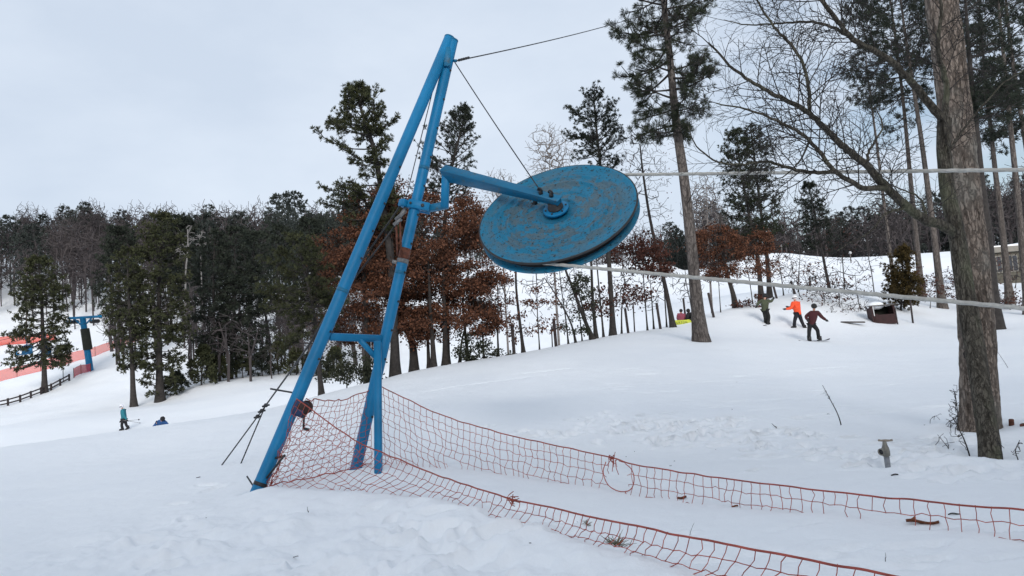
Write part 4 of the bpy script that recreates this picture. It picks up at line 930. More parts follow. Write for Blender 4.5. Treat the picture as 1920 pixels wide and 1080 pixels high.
# ---- thin bare trees standing between the crest posts
rq = np.random.default_rng(61)
for k, (x, y, D) in enumerate([(908, 676, 30.2), (935, 671, 30.6), (1012, 658, 32), (1066, 647, 33), (1092, 643, 33.4), (1166, 628, 35), (1226, 616, 37), (1250, 610, 37.6), (1300, 606, 38.5), (1352, 592, 40), (1412, 574, 42.5), (1470, 560, 45.5), (1498, 556, 46.5), (1585, 556, 50), (1640, 556, 50)]):
    h_ = rq.uniform(90, 190); l_ = rq.normal() * 8
    broadleaf('bare_tree', 'thin twiggy bare tree among the posts along the slope crest', (x, y), D, [(x - h_ * .03 + l_ * .3, y - h_ * .35), (x - h_ * .06 + l_, y - h_ * .7), (x - h_ * .09 + l_, y - h_)], rq.uniform(.03, .055),
       [(x - h_ * .06 + l_, y - h_ * .68, 34, h_ * .36, D, .7)], 170, 300 + k, 'redbrown' if k % 2 else None, .11, 160 if k % 2 else 0, 0.1, .0105, cat='bare tree', group='thin bare trees along the slope crest')
# ---- bushy young pines filling in under the valley pines
for k, (x, y, D, h_) in enumerate([(330, 742, 68, 40), (412, 716, 73, 44), (455, 706, 75, 52), (492, 706, 76, 46), (522, 704, 77, 60), (556, 706, 75, 50), (588, 712, 72, 58), (628, 716, 68, 60)]):
    pine('young_pine', 'bushy young pine in the undergrowth below the valley pines', (x, y), D, [(x - 1, y - h_ * .4), (x - 1, y - h_ * .7), (x - 1, y - h_ + 3)], [(y - h_, 3, 3), (y - h_ * .7, 12, 12), (y - h_ * .35, 20, 20), (y - 6, 22, 22)], .06, 40, .28, 10, 330 + k, 'needle_olive' if k % 3 else 'needle_black', tw=.26, elev=(.0, .6), sub=6, tgap=.26, fill=.2, group='young pines in the valley undergrowth')
# ---- bare trees
broadleaf('bare_tree', 'bare leaning tree between wheel and tall pine, dark slanting trunk', (1262, 610), 37, [(1250, 550), (1234, 480), (1217, 400), (1205, 320), (1200, 270)], .15,
   [(1205, 300, 50, 60, 37, 1.4), (1185, 270, 40, 40, 37, 1.2), (1230, 330, 38, 50, 37, 1.2), (1225, 395, 45, 25, 37, 1), (1180, 350, 25, 40, 37, 1)], 560, 230, 'redbrown', .10, 130, .1, .008, r1=.03, cat='bare tree')
broadleaf('bare_tree', 'pale bare crown fanning out left above the bullwheel', (1040, 560), 62, [(1036, 450), (1032, 350), (1030, 300)], .14, [(1030, 270, 48, 42, 62, 2.2), (1020, 320, 42, 30, 62, 2), (1060, 310, 30, 40, 62, 1.6)], 900, 231, r_tip=.014, r1=.03, bk='twig_pale', cat='bare tree')
broadleaf('bare_tree', 'low pale bare crown between tower arm and wheel', (945, 570), 64, [(943, 480), (940, 400), (938, 350)], .12, [(935, 350, 40, 40, 64, 2), (960, 370, 40, 30, 64, 2), (910, 400, 30, 30, 64, 2)], 700, 232, r_tip=.014, r1=.03, bk='twig_pale', cat='bare tree')
broadleaf('bare_tree', 'fine pale bare tree right behind the tall pine trunk', (1330, 540), 66, [(1328, 460), (1326, 390), (1325, 350)], .13, [(1320, 370, 38, 45, 66, 2.2), (1335, 410, 40, 35, 66, 2.2), (1300, 410, 20, 35, 66, 2)], 800, 233, r_tip=.014, r1=.03, bk='twig_pale', cat='bare tree')
broadleaf('birch_tree', 'white-stemmed bare birch against the dark pines on the far hill', (346, 560), 118, [(348, 520), (352, 470), (352, 430)], .2, [(350, 440, 24, 22, 118, 2), (335, 470, 20, 20, 118, 2)], 90, 234, r_tip=.045, r1=.08, bk='birch', cat='birch', group='birches on the far hill')
broadleaf('birch_tree', 'second smaller pale birch right of the white-stemmed one', (378, 560), 120, [(377, 500), (374, 440)], .16, [(377, 450, 12, 22, 120, 2)], 40, 235, r_tip=.04, r1=.05, bk='birch', cat='birch', group='birches on the far hill')

# ---- the big trunk and the deciduous tree in front of it
D_SIDES = True
bb = G(1838, 805); Db = depth(bb)
bigt = thing('pine_tree', 'massive old pine trunk with scaly bark and a dark scar, largest at right', 'pine tree', bb)
pts = [bb - ZUP * .5, bb, P(1833, 650, Db + .02), P(1821, 480, Db + .1), P(1801, 300, Db + .2), P(1780, 120, Db + .3), P(1762, -40, Db + .4), P(1740, -300, Db + .6), P(1715, -560, Db + .8)]
sp = spline(np.array(pts), 420); u = np.linspace(0, 1, 420)
zz = sp[:, 2] - bb[2]; rad = .222 - .005 * np.clip(zz / 5, 0, 1) - .03 * np.clip(zz / 9, 0, 1) + .035 * np.exp(-np.clip(zz, -.1, 9) / .2)
def bark_wob(A, I):
    z = np.interp(I, np.arange(420), zz); x = np.cos(A) * 1.0; y = np.sin(A) * 1.0
    p1 = vnoise(A * 4.5 + 1.5 * vnoise(z * 3, A * 2, 7), z * 5.5, 51); p2 = vnoise(A * 11, z * 14, 52)
    lo = vnoise(np.cos(A) * 1.3 + 5, z * .9 + np.sin(A), 53)
    w = np.minimum(1, np.abs(A - math.pi) * 0 + np.minimum(A, 2 * math.pi - A) / .5)
    return 1 + (np.clip(p1, -.2, .25) * .13 + p2 * .045) * w + lo * .10
mb = MB(); tube(mb, sp, rad, 96, wob=bark_wob); mb.build('trunk', M['bark_big'], bigt)
# scar
def on_trunk(px, py, off=0.0):
    r_ = ray(px, py); ds = np.linspace(Db - 1, Db + 1.5, 600); p = CAM + ds[:, None] * r_
    d = np.array([np.linalg.norm(sp - q, axis=1).min() for q in p]); k = np.array([np.linalg.norm(sp - q, axis=1).argmin() for q in p])
    h = np.argmax(d < rad[k]); return p[h] - r_ * off
for px, py, s in ((1830, 690, 1.0), (1812, 665, .55), (1838, 704, .6)):
    c = on_trunk(px, py, .0); mb = MB(); ball(mb, c, .075 * s, 14, (1, .35, 1.2), noise=.25); mb.build('scar', M['bark_dark'], bigt)
r = np.random.default_rng(9); wl, tp, td = [], [], []
for k in range(34):
    i = int(r.uniform(310, 418)); az = k * 2.4; hv = LAT * math.cos(az) + np.array([-LAT[1], LAT[0], 0]) * math.sin(az); ln = r.uniform(1.2, 2.6) * (1.25 - (i - 310) / 160)
    uu = np.linspace(0, 1, 7)[:, None]; bp = sp[i] + hv * ln * uu + ZUP * (.25 * uu + .15 * uu ** 2) * ln; wl.append(bp)
    for s in r.uniform(.35, 1, 16):
        j = min(int(s * 6), 5); tp.append(bp[j] + r.normal(size=3) * .22); td.append(hv + ZUP * .5 + r.normal(size=3) * .5)
wood = MB(); tubes(wood, wl, np.linspace(.05, .012, 7)[None], 6); wood.build('branches', M['bark_dark'], bigt)
mb = MB(); tufts(mb, np.array(tp), np.array(td), .17, 26, .07, r, 1.4); mb.build('crown', M['needle'], bigt, smooth=False)

dbp = G(1857, 858); Dd = depth(dbp)
dec = thing('bare_tree', 'bare crooked hardwood growing against the big pine trunk, long twiggy limbs to the left', 'bare tree', dbp)
def pp(*q): return np.array([P(x, y, Dd + e) for x, y, e in q])
main = np.concatenate([[dbp - ZUP * .5, dbp], pp((1851, 800, .12), (1838, 720, .3), (1826, 640, .45), (1812, 560, .55), (1800, 480, .62), (1792, 430, .66), (1777, 360, .75), (1770, 290, .82), (1771, 222, .86))])
ms = spline(main, 60); mu = np.linspace(0, 1, 60); mr = .118 - .045 * mu + .05 * np.exp(-mu * 26)
mb = MB(); tube(mb, ms, mr, 28, wob=lambda A, I: 1 + .07 * vnoise(A * 3 * np.minimum(1, np.minimum(A, 6.283 - A) / .5), I * .35, 61) * 2 + .03 * np.sin(2 * A + I * .2))
mb.build('trunk', M['bark_decid'], dec)
limbs = [
 (pp((1793, 440, .62), (1762, 420, .5), (1738, 414, .45), (1702, 389, .35), (1667, 356, .25), (1649, 338, .2), (1630, 314, .15), (1607, 295, .1), (1570, 266, 0), (1526, 219, -.15), (1480, 190, -.3), (1440, 172, -.4), (1375, 130, -.5), (1351, 104, -.55), (1327, 80, -.6)), .062, .009),
 (pp((1667, 356, .25), (1640, 352, .1), (1619, 353, 0), (1592, 338, -.1), (1566, 322, -.2), (1520, 264, -.35), (1475, 236, -.5), (1416, 210, -.6), (1342, 193, -.75)), .034, .006),
 (pp((1566, 322, -.2), (1524, 324, -.3), (1475, 314, -.4), (1433, 303, -.5), (1390, 308, -.6), (1345, 303, -.65), (1304, 272, -.7), (1291, 236, -.75)), .022, .005),
 (pp((1771, 230, .86), (1735, 184, .7), (1694, 137, .5), (1655, 104, .35), (1600, 74, .2), (1570, 40, .1), (1541, 0, 0), (1500, -60, -.1), (1470, -130, -.2)), .050, .012),
 (pp((1600, 74, .2), (1560, 50, .4), (1520, 41, .5), (1455, 44, .6), (1400, 46, .7), (1357, 38, .75)), .020, .005),
 (pp((1517, 210, -.15), (1517, 172, -.05), (1505, 118, .05), (1480, 80, .1), (1458, 59, .15), (1430, 20, .2), (1416, -10, .25), (1400, -60, .3)), .022, .007),
 (pp((1702, 389, .35), (1658, 402, .2), (1631, 436, .1), (1600, 452, 0), (1570, 470, -.1)), .018, .004),
 (pp((1738, 414, .45), (1730, 380, .7), (1712, 364, .9), (1665, 345, 1.2)), .016, .006),
 (pp((1630, 314, .15), (1627, 290, .3), (1640, 265, .5), (1655, 235, .7), (1640, 200, .9)), .018, .006),
 (pp((1771, 300, .8), (1800, 250, .6), (1850, 190, .4), (1890, 150, .3), (1940, 120, .2)), .016, .006),
 (pp((1771, 225, .86), (1775, 160, 1.0), (1758, 90, .8), (1765, 20, .75), (1750, -60, .7)), .040, .012),
 (pp((1520, 264, -.35), (1500, 300, -.2), (1470, 330, -.1), (1430, 345, 0)), .012, .004)]
wood = MB(); nodes = []; par = []; base_r = []
for q, a, b_ in limbs:
    q = resample(spline(q, 80), .055); rd = np.linspace(a, b_, len(q)); tube(wood, q + rng.normal(size=q.shape) * .004, rd, 9)
    o = len(nodes); nodes += list(q); par += [-1] + list(range(o, o + len(q) - 1))
X, Pa = np.array(nodes), np.array(par); n0 = len(X)
rb = np.random.default_rng(77)
VIEW = nrm(P(1500, 200, Dd) - CAM)
TW = {}
def twig(o, d, ln, r0, level):
    K = 7; u = np.linspace(0, 1, K)[:, None]
    d = nrm(d); side = nrm(np.cross(d, rb.normal(size=3)))
    pts = o + d * ln * u + side * ln * rb.normal() * .16 * u ** 2 + ZUP * ln * rb.normal(.03, .10) * u ** 2 + np.cumsum(rb.normal(size=(K, 3)), 0) * ln * .012 * u
    TW.setdefault(level, []).append((pts, np.linspace(r0, max(r0 * .45, .0016), K)))
    if level >= 3: return
    n = {1: int(ln / .075), 2: int(ln / .075)}[level]; sg = rb.choice([-1, 1])
    for k in range(n):
        w_ = .15 + .8 * (k + rb.uniform(0, .8)) / max(n, 1); j = min(int(w_ * (K - 1)), K - 2); q = pts[j] + (pts[j + 1] - pts[j]) * (w_ * (K - 1) - j); t_ = nrm(pts[j + 1] - pts[j])
        sg = -sg; lat = nrm(np.cross(t_, VIEW) * sg + VIEW * rb.normal() * .55); an = rb.uniform(.5, .95)
        twig(q, t_ * math.cos(an) + lat * math.sin(an), ln * rb.uniform(.28, .55) * (1.15 - .5 * w_), r0 * .62, level + 1)
for q, a, b_ in limbs:
    q = resample(spline(q, 80), .05); m = len(q); sg = 1
    for i in range(int(m * .22) if a > .03 else 2, m - 1):
        if rb.uniform() > (.62 if a > .03 else .72): continue
        w_ = i / m; t_ = nrm(q[i + 1] - q[i]); sg = -sg; lat = nrm(np.cross(t_, VIEW) * sg + VIEW * rb.normal() * .7); an = rb.uniform(.55, 1.05)
        rl = a + (b_ - a) * w_
        twig(q[i], t_ * math.cos(an) + lat * math.sin(an) + ZUP * .08, rb.uniform(.30, .95) * (1.1 - .45 * w_) * (1.0 if a > .03 else .75), min(rl * .42, .0085), 1)
    twig(q[-1], q[-1] - q[-2], .5, b_ * .9, 1)
wood.build('limbs', M['bark_decid'], dec)
tw = MB()
for k, L in TW.items(): tubes(tw, np.array([x[0] for x in L]), np.array([x[1] for x in L]) * .8, 4)
tw.build('twigs', M['twig'], dec)
D_SIDES = False

# ---- twigs and saplings in the snow
def sapling(name, label, px, r0, seed, els=None, n=0, cat='sapling', r_tip=.0030, bk='twig', group=None):
    r = np.random.default_rng(seed); b = G(*px[0]); D = depth(b)
    t = thing(name, label, cat, b, group); q = np.concatenate([[b - ZUP * .15, b], [P(x, y, D) for x, y in px[1:]]])
    s = spline(q, 24); mb = MB(); tube(mb, s, np.linspace(r0, r0 * .3, 24), 7); mb.build('stem', M[bk], t)
    if n:
        X, Pa = np.array(s[6:]), np.arange(-1, 17); X, Pa = grow(X, Pa, in_ell(r, n, [(e[0], e[1], e[2], e[3], D, .25) for e in els]), .05, r, jit=.08)
        rr = np.minimum(radii(Pa, r_tip), r0 * .6); mb = MB(); wood_mesh(mb, X, Pa, rr); mb.build('twigs', M[bk], t)
    return t
sapling('sapling', 'single bare curved sapling standing in open snow left of the big tree', [(1577, 797), (1570, 775), (1556, 748), (1548, 733), (1542, 722)], .011, 1, [(1548, 738, 14, 14), (1555, 750, 18, 6)], 14, r_tip=.0018)
sapling('twig', 'short dark stick poking out of the snow beyond the rear net', [(1456, 807), (1452, 799), (1447, 794)], .010, 2, cat='twig')
sapling('bare_shrub', 'thin bare shrub against the left foot of the big trunk', [(1818, 855), (1808, 825), (1797, 800), (1795, 770), (1790, 735)], .010, 3, [(1790, 760, 14, 48), (1782, 800, 20, 24), (1800, 820, 12, 18)], 80, cat='shrub')
sapling('bare_shrub', 'tiny arching twigs left of the shrub by the big trunk', [(1779, 846), (1770, 830), (1758, 815)], .006, 4, [(1768, 825, 16, 16), (1785, 835, 8, 14)], 14, cat='shrub')
sapling('bare_shrub', 'bare twigs leaning right of the trunk foot', [(1881, 868), (1878, 845), (1868, 820)], .007, 5, [(1874, 838, 10, 18)], 8, cat='shrub')
sapling('bare_shrub', 'forked twigs near the right edge beside the trunk', [(1909, 864), (1904, 845), (1912, 825)], .008, 6, [(1908, 838, 10, 16), (1898, 850, 6, 16)], 12, cat='shrub')
sapling('bare_shrub', 'small curled twig on the snow mound left of the trunk', [(1744, 794), (1746, 785), (1757, 779)], .005, 7, [(1760, 782, 16, 8)], 8, cat='shrub')
sapling('twig', 'slender dead stem slanting by the right side of the big trunk', [(1890, 690), (1876, 668), (1862, 648)], .007, 8, cat='twig')
sapling('twig', 'broken dark twig standing in front of the left net', [(579, 972), (577, 958), (576, 950)], .006, 9, cat='twig')
sapling('twig', 'thin grass stem between the two nets at right', [(1661, 1058), (1661, 1045), (1660, 1036)], .003, 10, cat='twig')
sapling('twig', 'pale grass stem left between the nets', [(1293, 1000), (1298, 988), (1302, 980)], .003, 11, cat='twig')
# ------------------------------------------------------------------ fence posts along the lip
def post(base, top, D, r0, label, name='fence_post', cat='post', group='wooden posts along the slope crest', m='wood_dark'):
    b = P(*base, D); z = H(b[0], b[1]); b[2] = min(b[2], z) if b[2] > z else b[2]
    tp_ = P(*top, D); d = nrm(tp_ - b); mb = MB(); tube(mb, [b - d * .4, b, b + (tp_ - b) * .5, tp_ - d * .01, tp_], [r0, r0, r0 * .97, r0 * .95, r0 * .8], 10, wob=lambda A, I: 1 + .07 * np.sin(2 * A + I))
    o = mb.build(name, M[m], origin=b); return tag(o, label, cat, group)
POSTS = [((964, 664), (960, 608), 31, .075, 'leftmost weathered post on the crest, beside the two-tier oak'), ((1043, 653), (1038, 597), 32.3, .075, 'post on the crest between the two-tier oak and the leaning tree'),
 ((1036, 655), (1034, 612), 32.3, .03, 'thin stake close beside a crest post'), ((1178, 624), (1172, 578), 34.8, .065, 'crest post left of the crooked tree with brown leaves'), ((1190, 622), (1187, 570), 35.2, .035, 'thin stake right next to a crest post below the wheel'),
 ((1238, 612), (1231, 568), 36.4, .07, 'crest post just left of the slanting bare tree'), ((1286, 602), (1281, 559), 39.8, .06, 'crest post rising behind the two sitting people'), ((1338, 592), (1328, 549), 38.8, .07, 'crest post right of the tall pine trunk'),
 ((1457, 562), (1450, 536), 44, .07, 'crest post behind the person in green'), ((1491, 553), (1483, 527), 45.5, .08, 'crest post directly behind the person in orange'), ((1712, 607), (1706, 558), 38.5, .05, 'thin dark post right of the red shed'), ((1684, 612), (1678, 578), 38, .035, 'thin leaning stake at the corner of the red shed')]
for q in POSTS: post(*q)
sg = post((1520, 545), (1518, 518), 47, .06, 'crest post with a small grey board near its foot', name='sign_post', group=None)
c = P(1520, 548, 46.8); mb = MB(); beam(mb, c - LAT * .2, c + LAT * .2, .03, .24, side=FW); tag(mb.build('board', M['wood_grey'], sg), 'grey board')
post((1897, 802), (1896, 786), depth(G(1897, 802)), .035, 'short brown stub post in the snow right of the big trunk', name='stake', group=None, m='rust')
post((1921, 806), (1917, 795), depth(G(1921, 806)), .04, 'brown stump at the very right edge behind the trunk', name='stake', group=None, m='rust')
# round-headed snow lances on the far mound
M['white'] = plain('white_plastic', (.5, .5, .5), .5, .1)
for (bx, by, tx, ty, D, lb) in ((1466, 482, 1466, 461, 130, 'round pale head on a pole at the top of the far snow mound'), (1596, 494, 1594, 474, 112, 'pale knobbed pole standing on the right-hand far mound')):
    b = P(bx, by, D); b = drop(b); t = thing('snow_lance', lb, 'snow lance', b, 'round-headed poles on the far mounds'); tp_ = P(tx, ty, D)
    mb = MB(); tube(mb, [b - ZUP * .3, b, tp_], .09, 8); mb.build('pole', M['wood_grey'], t)
    mb = MB(); ball(mb, tp_, .22, 12, noise=.1); mb.build('head', M['white'], t)

# ------------------------------------------------------------------ little red shed with snow on it
sb = drop(P(1656, 606, 38.5)); sh = thing('shed', 'small dark red wooden box shelter under a cap of snow, open at the front', 'shed', sb)
M['redwood'] = plain('red_stained_boards', (.028, .008, .008), .8, .35, 7); M['inside'] = plain('mossy_dark_boards', (.014, .016, .011), .9, .4, 9)
fx = nrm(LAT * .93 + np.array([-LAT[1], LAT[0], 0]) * -.18); fy = np.array([-fx[1], fx[0], 0])
def bx(mb, c, a, b_, h, lean=0.0):   # box on its base centre
    v = [];
    for z in (0, h):
        for s, q in ((-1, -1), (1, -1), (1, 1), (-1, 1)): v.append(c + fx * (s * a / 2 + lean * z) + fy * q * b_ / 2 + ZUP * z)
    mb.add(np.array(v), np.array([[3, 2, 1, 0], [4, 5, 6, 7], [0, 1, 5, 4], [1, 2, 6, 5], [2, 3, 7, 6], [3, 0, 4, 7]]))
LN = -.08
o_ = sb - ZUP * .12
for nm, off, a, b_, z, h, m in (('side_wall', -.52, .08, .9, 0, .95, 'redwood'), ('side_wall', .52, .08, .9, 0, .93, 'redwood')):
    mb = MB(); bx(mb, o_ + fx * off, a, b_, h, LN); mb.build(nm, M[m], sh, smooth=False)
mb = MB(); bx(mb, o_ + fy * .42, 0.97, .05, 0.9, LN); mb.build('back_wall', M['inside'], sh, smooth=False)
mb = MB(); bx(mb, o_ - fy * .46, 0.98, .05, .5, LN); mb.build('front_board', M['redwood'], sh, smooth=False)
mb = MB(); bx(mb, o_ - fy * .49 - fx * .36, .13, .03, .55, LN); mb.build('front_batten', M['redwood'], sh, smooth=False)
mb = MB(); bx(mb, o_ - fy * .475 + fx * -.5 + ZUP * .45, .04, .03, .5, LN); tag(mb.build('trim', M['white'], sh, smooth=False), 'pale worn strip')
mb = MB(); bx(mb, o_ + ZUP * .95 - fx * .08, 1.2, 1.0, .05); rf = mb.build('roof', M['wood_grey'], sh, smooth=False)
mb = MB(); ball(mb, o_ + ZUP * .98 - fx * .28, .42, 16, (1.0, .9, .5), noise=.06); mb.build('snow_cap', M['snow'], rf)
pb = drop(P(1599, 602, 37.5)); mb = MB(); beam(mb, pb + ZUP * .10 - LAT * .42 + np.array([0, .35, .05]), pb + ZUP * .06 + LAT * .42 - np.array([0, .35, 0]), .30, .07, side=np.cross(LAT, ZUP))
tag(mb.build('plank', M['wood_grey'], origin=pb), 'weathered grey plank lying flat in the snow left of the red shed', 'plank')

# ------------------------------------------------------------------ cabin behind the stand
cb = drop(P(1890, 530, 74)); cab = thing('cabin', 'tan single-storey cabin with pale fascia half hidden behind the pine trunks', 'cabin', cb)
M['tan'] = plain('tan_siding', (.075, .068, .052), .85, .15, 3); M['fascia'] = plain('pale_fascia', (.19, .175, .15), .7, .1, 3); M['glass'] = plain('dark_glass', (.03, .035, .045), .1, .1)
fx = LAT; fy = np.array([-fx[1], fx[0], 0])
mb = MB(); bx(mb, cb + fx * 1.6 + fy * 2.5 - ZUP * 1.5, 6.6, 5, 4.6); mb.build('wall', M['tan'], cab, smooth=False)
mb = MB(); bx(mb, cb + fx * 1.6 + fy * 2.5 + ZUP * 3.1, 7.3, 5.8, .55); rf = mb.build('roof', M['fascia'], cab, smooth=False)
mb = MB(); bx(mb, cb + fx * 1.6 + fy * 2.5 + ZUP * 3.65, 7.0, 5.5, .14); mb.build('snow_cover', M['snow'], rf, smooth=False)
for o in (-.95, .65, 2.3):
    mb = MB(); bx(mb, cb + fx * o - fy * .03 + ZUP * 1.1, 1.15, .07, 1.7); wn = mb.build('window_frame', M['fascia'], cab, smooth=False)
    mb = MB(); 
    bx(mb, cb + fx * o - fy * .07 + ZUP * 1.2, .98, .03, 1.5); mb.build('pane', M['glass'], wn, smooth=False)
    mb = MB(); bx(mb, cb + fx * o - fy * .095 + ZUP * 1.2, .07, .02, 1.5); mb.build('mullion', M['fascia'], wn, smooth=False)

# ------------------------------------------------------------------ the lift across the valley
D1 = 98; lb_ = drop(P(169, 690, D1)); lt = thing('lift_tower', 'blue chairlift tower with crossarm and dark padded sleeve across the valley', 'lift tower', lb_)
l1 = P(155, 596, D1); dl = nrm(l1 - lb_)
mb = MB(); tube(mb, [lb_ - dl * .6, lb_, l1], [.42, .42, .36], 16); mb.build('mast', M['blue'], lt)
s0_, s1_ = P(165, 656, D1), P(159, 616, D1); mb = MB(); tube(mb, [s0_, s0_ + dl * .05, s1_ - dl * .05, s1_], [.46, .56, .54, .44], 16); mb.build('pad', plain('dark_padding', (.02, .022, .016), .9, .3, 4), lt)
mb = MB(); beam(mb, P(127, 597, D1 - .6), P(191, 593, D1 + .4), .30, .30, side=ZUP); mb.build('crossarm', M['blue'], lt)
for x, y in ((140, 598), (172, 596)):
    mb = MB(); beam(mb, P(156, 613, D1), P(x, y, D1), .16, .16, side=FW); mb.build('arm_brace', M['blue'], lt)
for x0, x1, y in ((126, 146, 602.5), (171, 184, 601)):
    c0, c1 = P(x0, y, D1 - 1.0), P(x1, y - .8, D1 + 1.0); mb = MB(); beam(mb, c0, c1, .18, .18, side=FW); st = mb.build('sheave_train', M['blue_dull'], lt)
    for k in range(4):
        u = .08 + .28 * k; cc = c0 * (1 - u) + c1 * u - ZUP * .12; mb = MB(); lathe(mb, cc - FW * .12, FW, [(0, 0), (.26, 0), (.26, .24), (0, .24)], 14); mb.build('sheave', M['steel_dark'], st)
cab1 = [P(-160, 676, 74), P(10, 636, 84), P(78, 618, 91), P(130, 605, 97.2), P(146, 603, 98.6), P(290, 560, 120), P(420, 500, 170)]
cab2 = [P(60, 640, 88), P(170, 604, 97.4), P(184, 602, 98.8), P(320, 552, 125), P(430, 498, 172)]
mb = MB(); tube(mb, spline(np.array(cab1), 60), .022, 5); c_1 = tag(mb.build('lift_cable', M['steel_dark'], origin=cab1[3]), 'thin lift cable passing the left end of the blue crossarm', 'cable')
mb = MB(); tube(mb, spline(np.array([P(-120, 690, 72), P(30, 640, 85)] + cab2[1:]), 60), .022, 5); tag(mb.build('lift_cable', M['steel_dark'], origin=cab2[2]), 'thin lift cable passing the right end of the blue crossarm', 'cable')
M['chair_blue'] = plain('faded_blue_chair', (.02, .14, .30), .6, .2, 4)
def chair(px, py, D, tpx, lb):
    c = P(px, py, D); top = P(*tpx, D); t = thing('chairlift_chair', lb, 'chairlift chair', c, 'blue chairs hanging on the lift')
    f = nrm(np.array([-FW[0] - .5, -FW[1], 0])); s = np.cross(ZUP, f)
    mb = MB(); beam(mb, c - s * 1.0, c + s * 1.0, .55, .10, side=f); mb.build('seat', M['chair_blue'], t)
    mb = MB(); beam(mb, c - s * 1.0 - f * .30 + ZUP * .36, c + s * 1.0 - f * .30 + ZUP * .36, .08, .60, side=f); mb.build('backrest', M['chair_blue'], t)
    for q in (-1, 1):
        mb = MB(); tube(mb, spline(np.array([c + s * q * 1.02 + f * .3, c + s * q * 1.02 + f * .25 + ZUP * .3, c + s * q * 1.02 - f * .3 + ZUP * .75, c + s * q * .5 - f * .3 + ZUP * 1.0, c - f * .3 + ZUP * 1.05]), 16), .05, 8); mb.build('side_frame', M['chair_blue'], t)
    mb = MB(); tube(mb, [c - f * .3 + ZUP * 1.0, (c - f * .3 + ZUP * 1.0) * .5 + top * .5 - f * .1, top], .055, 8); mb.build('hanger', M['chair_blue'], t)
chair(46, 664, 86, (47, 633), 'blue lift chair at the left of the pair seen through pine boughs')
chair(82, 669, 90, (84, 622), 'blue lift chair at the right of the pair, behind the pine trunk')

# ------------------------------------------------------------------ orange fences and the rail fence
def mesh_fence(name, label, foot, hts, D_, col, npost, group=None):
    pts = np.array([drop(P(x, y, d)) for (x, y), d in zip(foot, D_)]); sp = spline(pts, 60); sp[:, 2] = height(sp[:, 0], sp[:, 1])
    hh = np.interp(np.linspace(0, 1, 60), np.linspace(0, 1, len(hts)), hts)
    t = thing(name, label, 'fence', sp[30], group)
    mb = MB(); off = ZUP * (.02 + .05 * vnoise(np.arange(60) * .6, np.zeros(60), 5))[:, None]
    rows = np.stack([sp + ZUP * hh[:, None] * k + off for k in np.linspace(.03, 1, 6)]); rows += (FW * .06)[None, None] * vnoise(np.arange(6)[:, None] * .8 + np.zeros((1, 60)), np.arange(60)[None] * .7 + np.zeros((6, 1)), 8)[..., None]
    i = np.arange(5)[:, None] * 60; j = np.arange(59)[None]; mb.add(rows.reshape(-1, 3), np.stack([i + j, i + j + 1, i + 61 + j, i + 60 + j], -1).reshape(-1, 4))
    mb.build('netting', col, t)
    for k in np.linspace(0, 59, npost).astype(int):
        mb = MB(); q = sp[k] + FW * .05; tube(mb, [q - ZUP * .3, q + ZUP * (hh[k] + .12)], .04, 6); mb.build('post', M['rust'], t)
def netmat(name, c, op, sc_=9.0):
    m, nt, b = mat(name, .8); b.inputs['Base Color'].default_value = (*c, 1); b.inputs['Alpha'].default_value = 1
    v = mapped(nt, (1, 1, 1)); n = noise(nt, v, 1.3, 3)
    nt.links.new(ramp(nt, n, [(.3, tuple(q * .85 for q in c)), (.7, c)]), b.inputs['Base Color'])
    tr = nt.nodes.new('ShaderNodeBsdfTranslucent'); tr.inputs['Color'].default_value = (*c, 1); mx = nt.nodes.new('ShaderNodeMixShader'); mx.inputs[0].default_value = .35
    out = nt.nodes['Material Output']; nt.links.new(b.outputs[0], mx.inputs[1]); nt.links.new(tr.outputs[0], mx.inputs[2])
    tp = nt.nodes.new('ShaderNodeBsdfTransparent'); m2 = nt.nodes.new('ShaderNodeMixShader'); m2.inputs[0].default_value = op
    nt.links.new(tp.outputs[0], m2.inputs[1]); nt.links.new(mx.outputs[0], m2.inputs[2]); nt.links.new(m2.outputs[0], out.inputs['Surface']); return m
M['onet'] = netmat('orange_fence_net', (.75, .12, .075), .7); M['rnet'] = netmat('red_fence_net', (.50, .06, .07), .8); M['onet2'] = netmat('deep_orange_fence_net', (.75, .10, .05), .8)
mesh_fence('snow_fence', 'long orange net fence climbing behind the blue lift tower, the lower of two', [(-60, 738), (0, 724), (50, 709), (100, 690), (163, 668), (215, 653), (262, 640)], [1.7, 1.75, 1.7, 1.6, 1.5, 1.3, 1.2], [106, 107, 109, 111, 114, 118, 122], M['onet'], 8)
mesh_fence('snow_fence', 'short orange net fence high on the left slope behind the pine', [(-60, 652), (0, 645), (50, 637), (104, 629)], [1.9, 1.7, 1.5, 1.3], [138, 140, 142, 144], M['onet2'], 5)
mesh_fence('snow_fence', 'small dark red net panel at the foot of the blue lift tower', [(138, 711), (152, 703), (170, 692)], [1.15, 1.15, 1.0], [93, 95, 97], M['rnet'], 3)
fp = [drop(P(x, y, d)) for x, y, d in ((-48, 776, 80), (-20, 769, 81.5), (15, 758, 83), (38, 752, 84.2), (58, 745, 85.6), (77, 737, 87), (96, 729, 88.6), (113, 721, 90.2), (130, 716, 92))]
rf_ = thing('rail_fence', 'dark two-rail wooden fence running up the valley snow at left', 'fence', fp[4])
for q in fp: 
    mb = MB(); beam(mb, q - ZUP * .3, q + ZUP * .85, .20, .16); mb.build('post', M['wood_dark'], rf_)
for hh in (.28, .68):
    mb = MB()
    tube(mb, np.array([q + ZUP * hh - FW * .12 for q in fp]), .085, 6); mb.build('rail', M['wood_dark'], rf_)

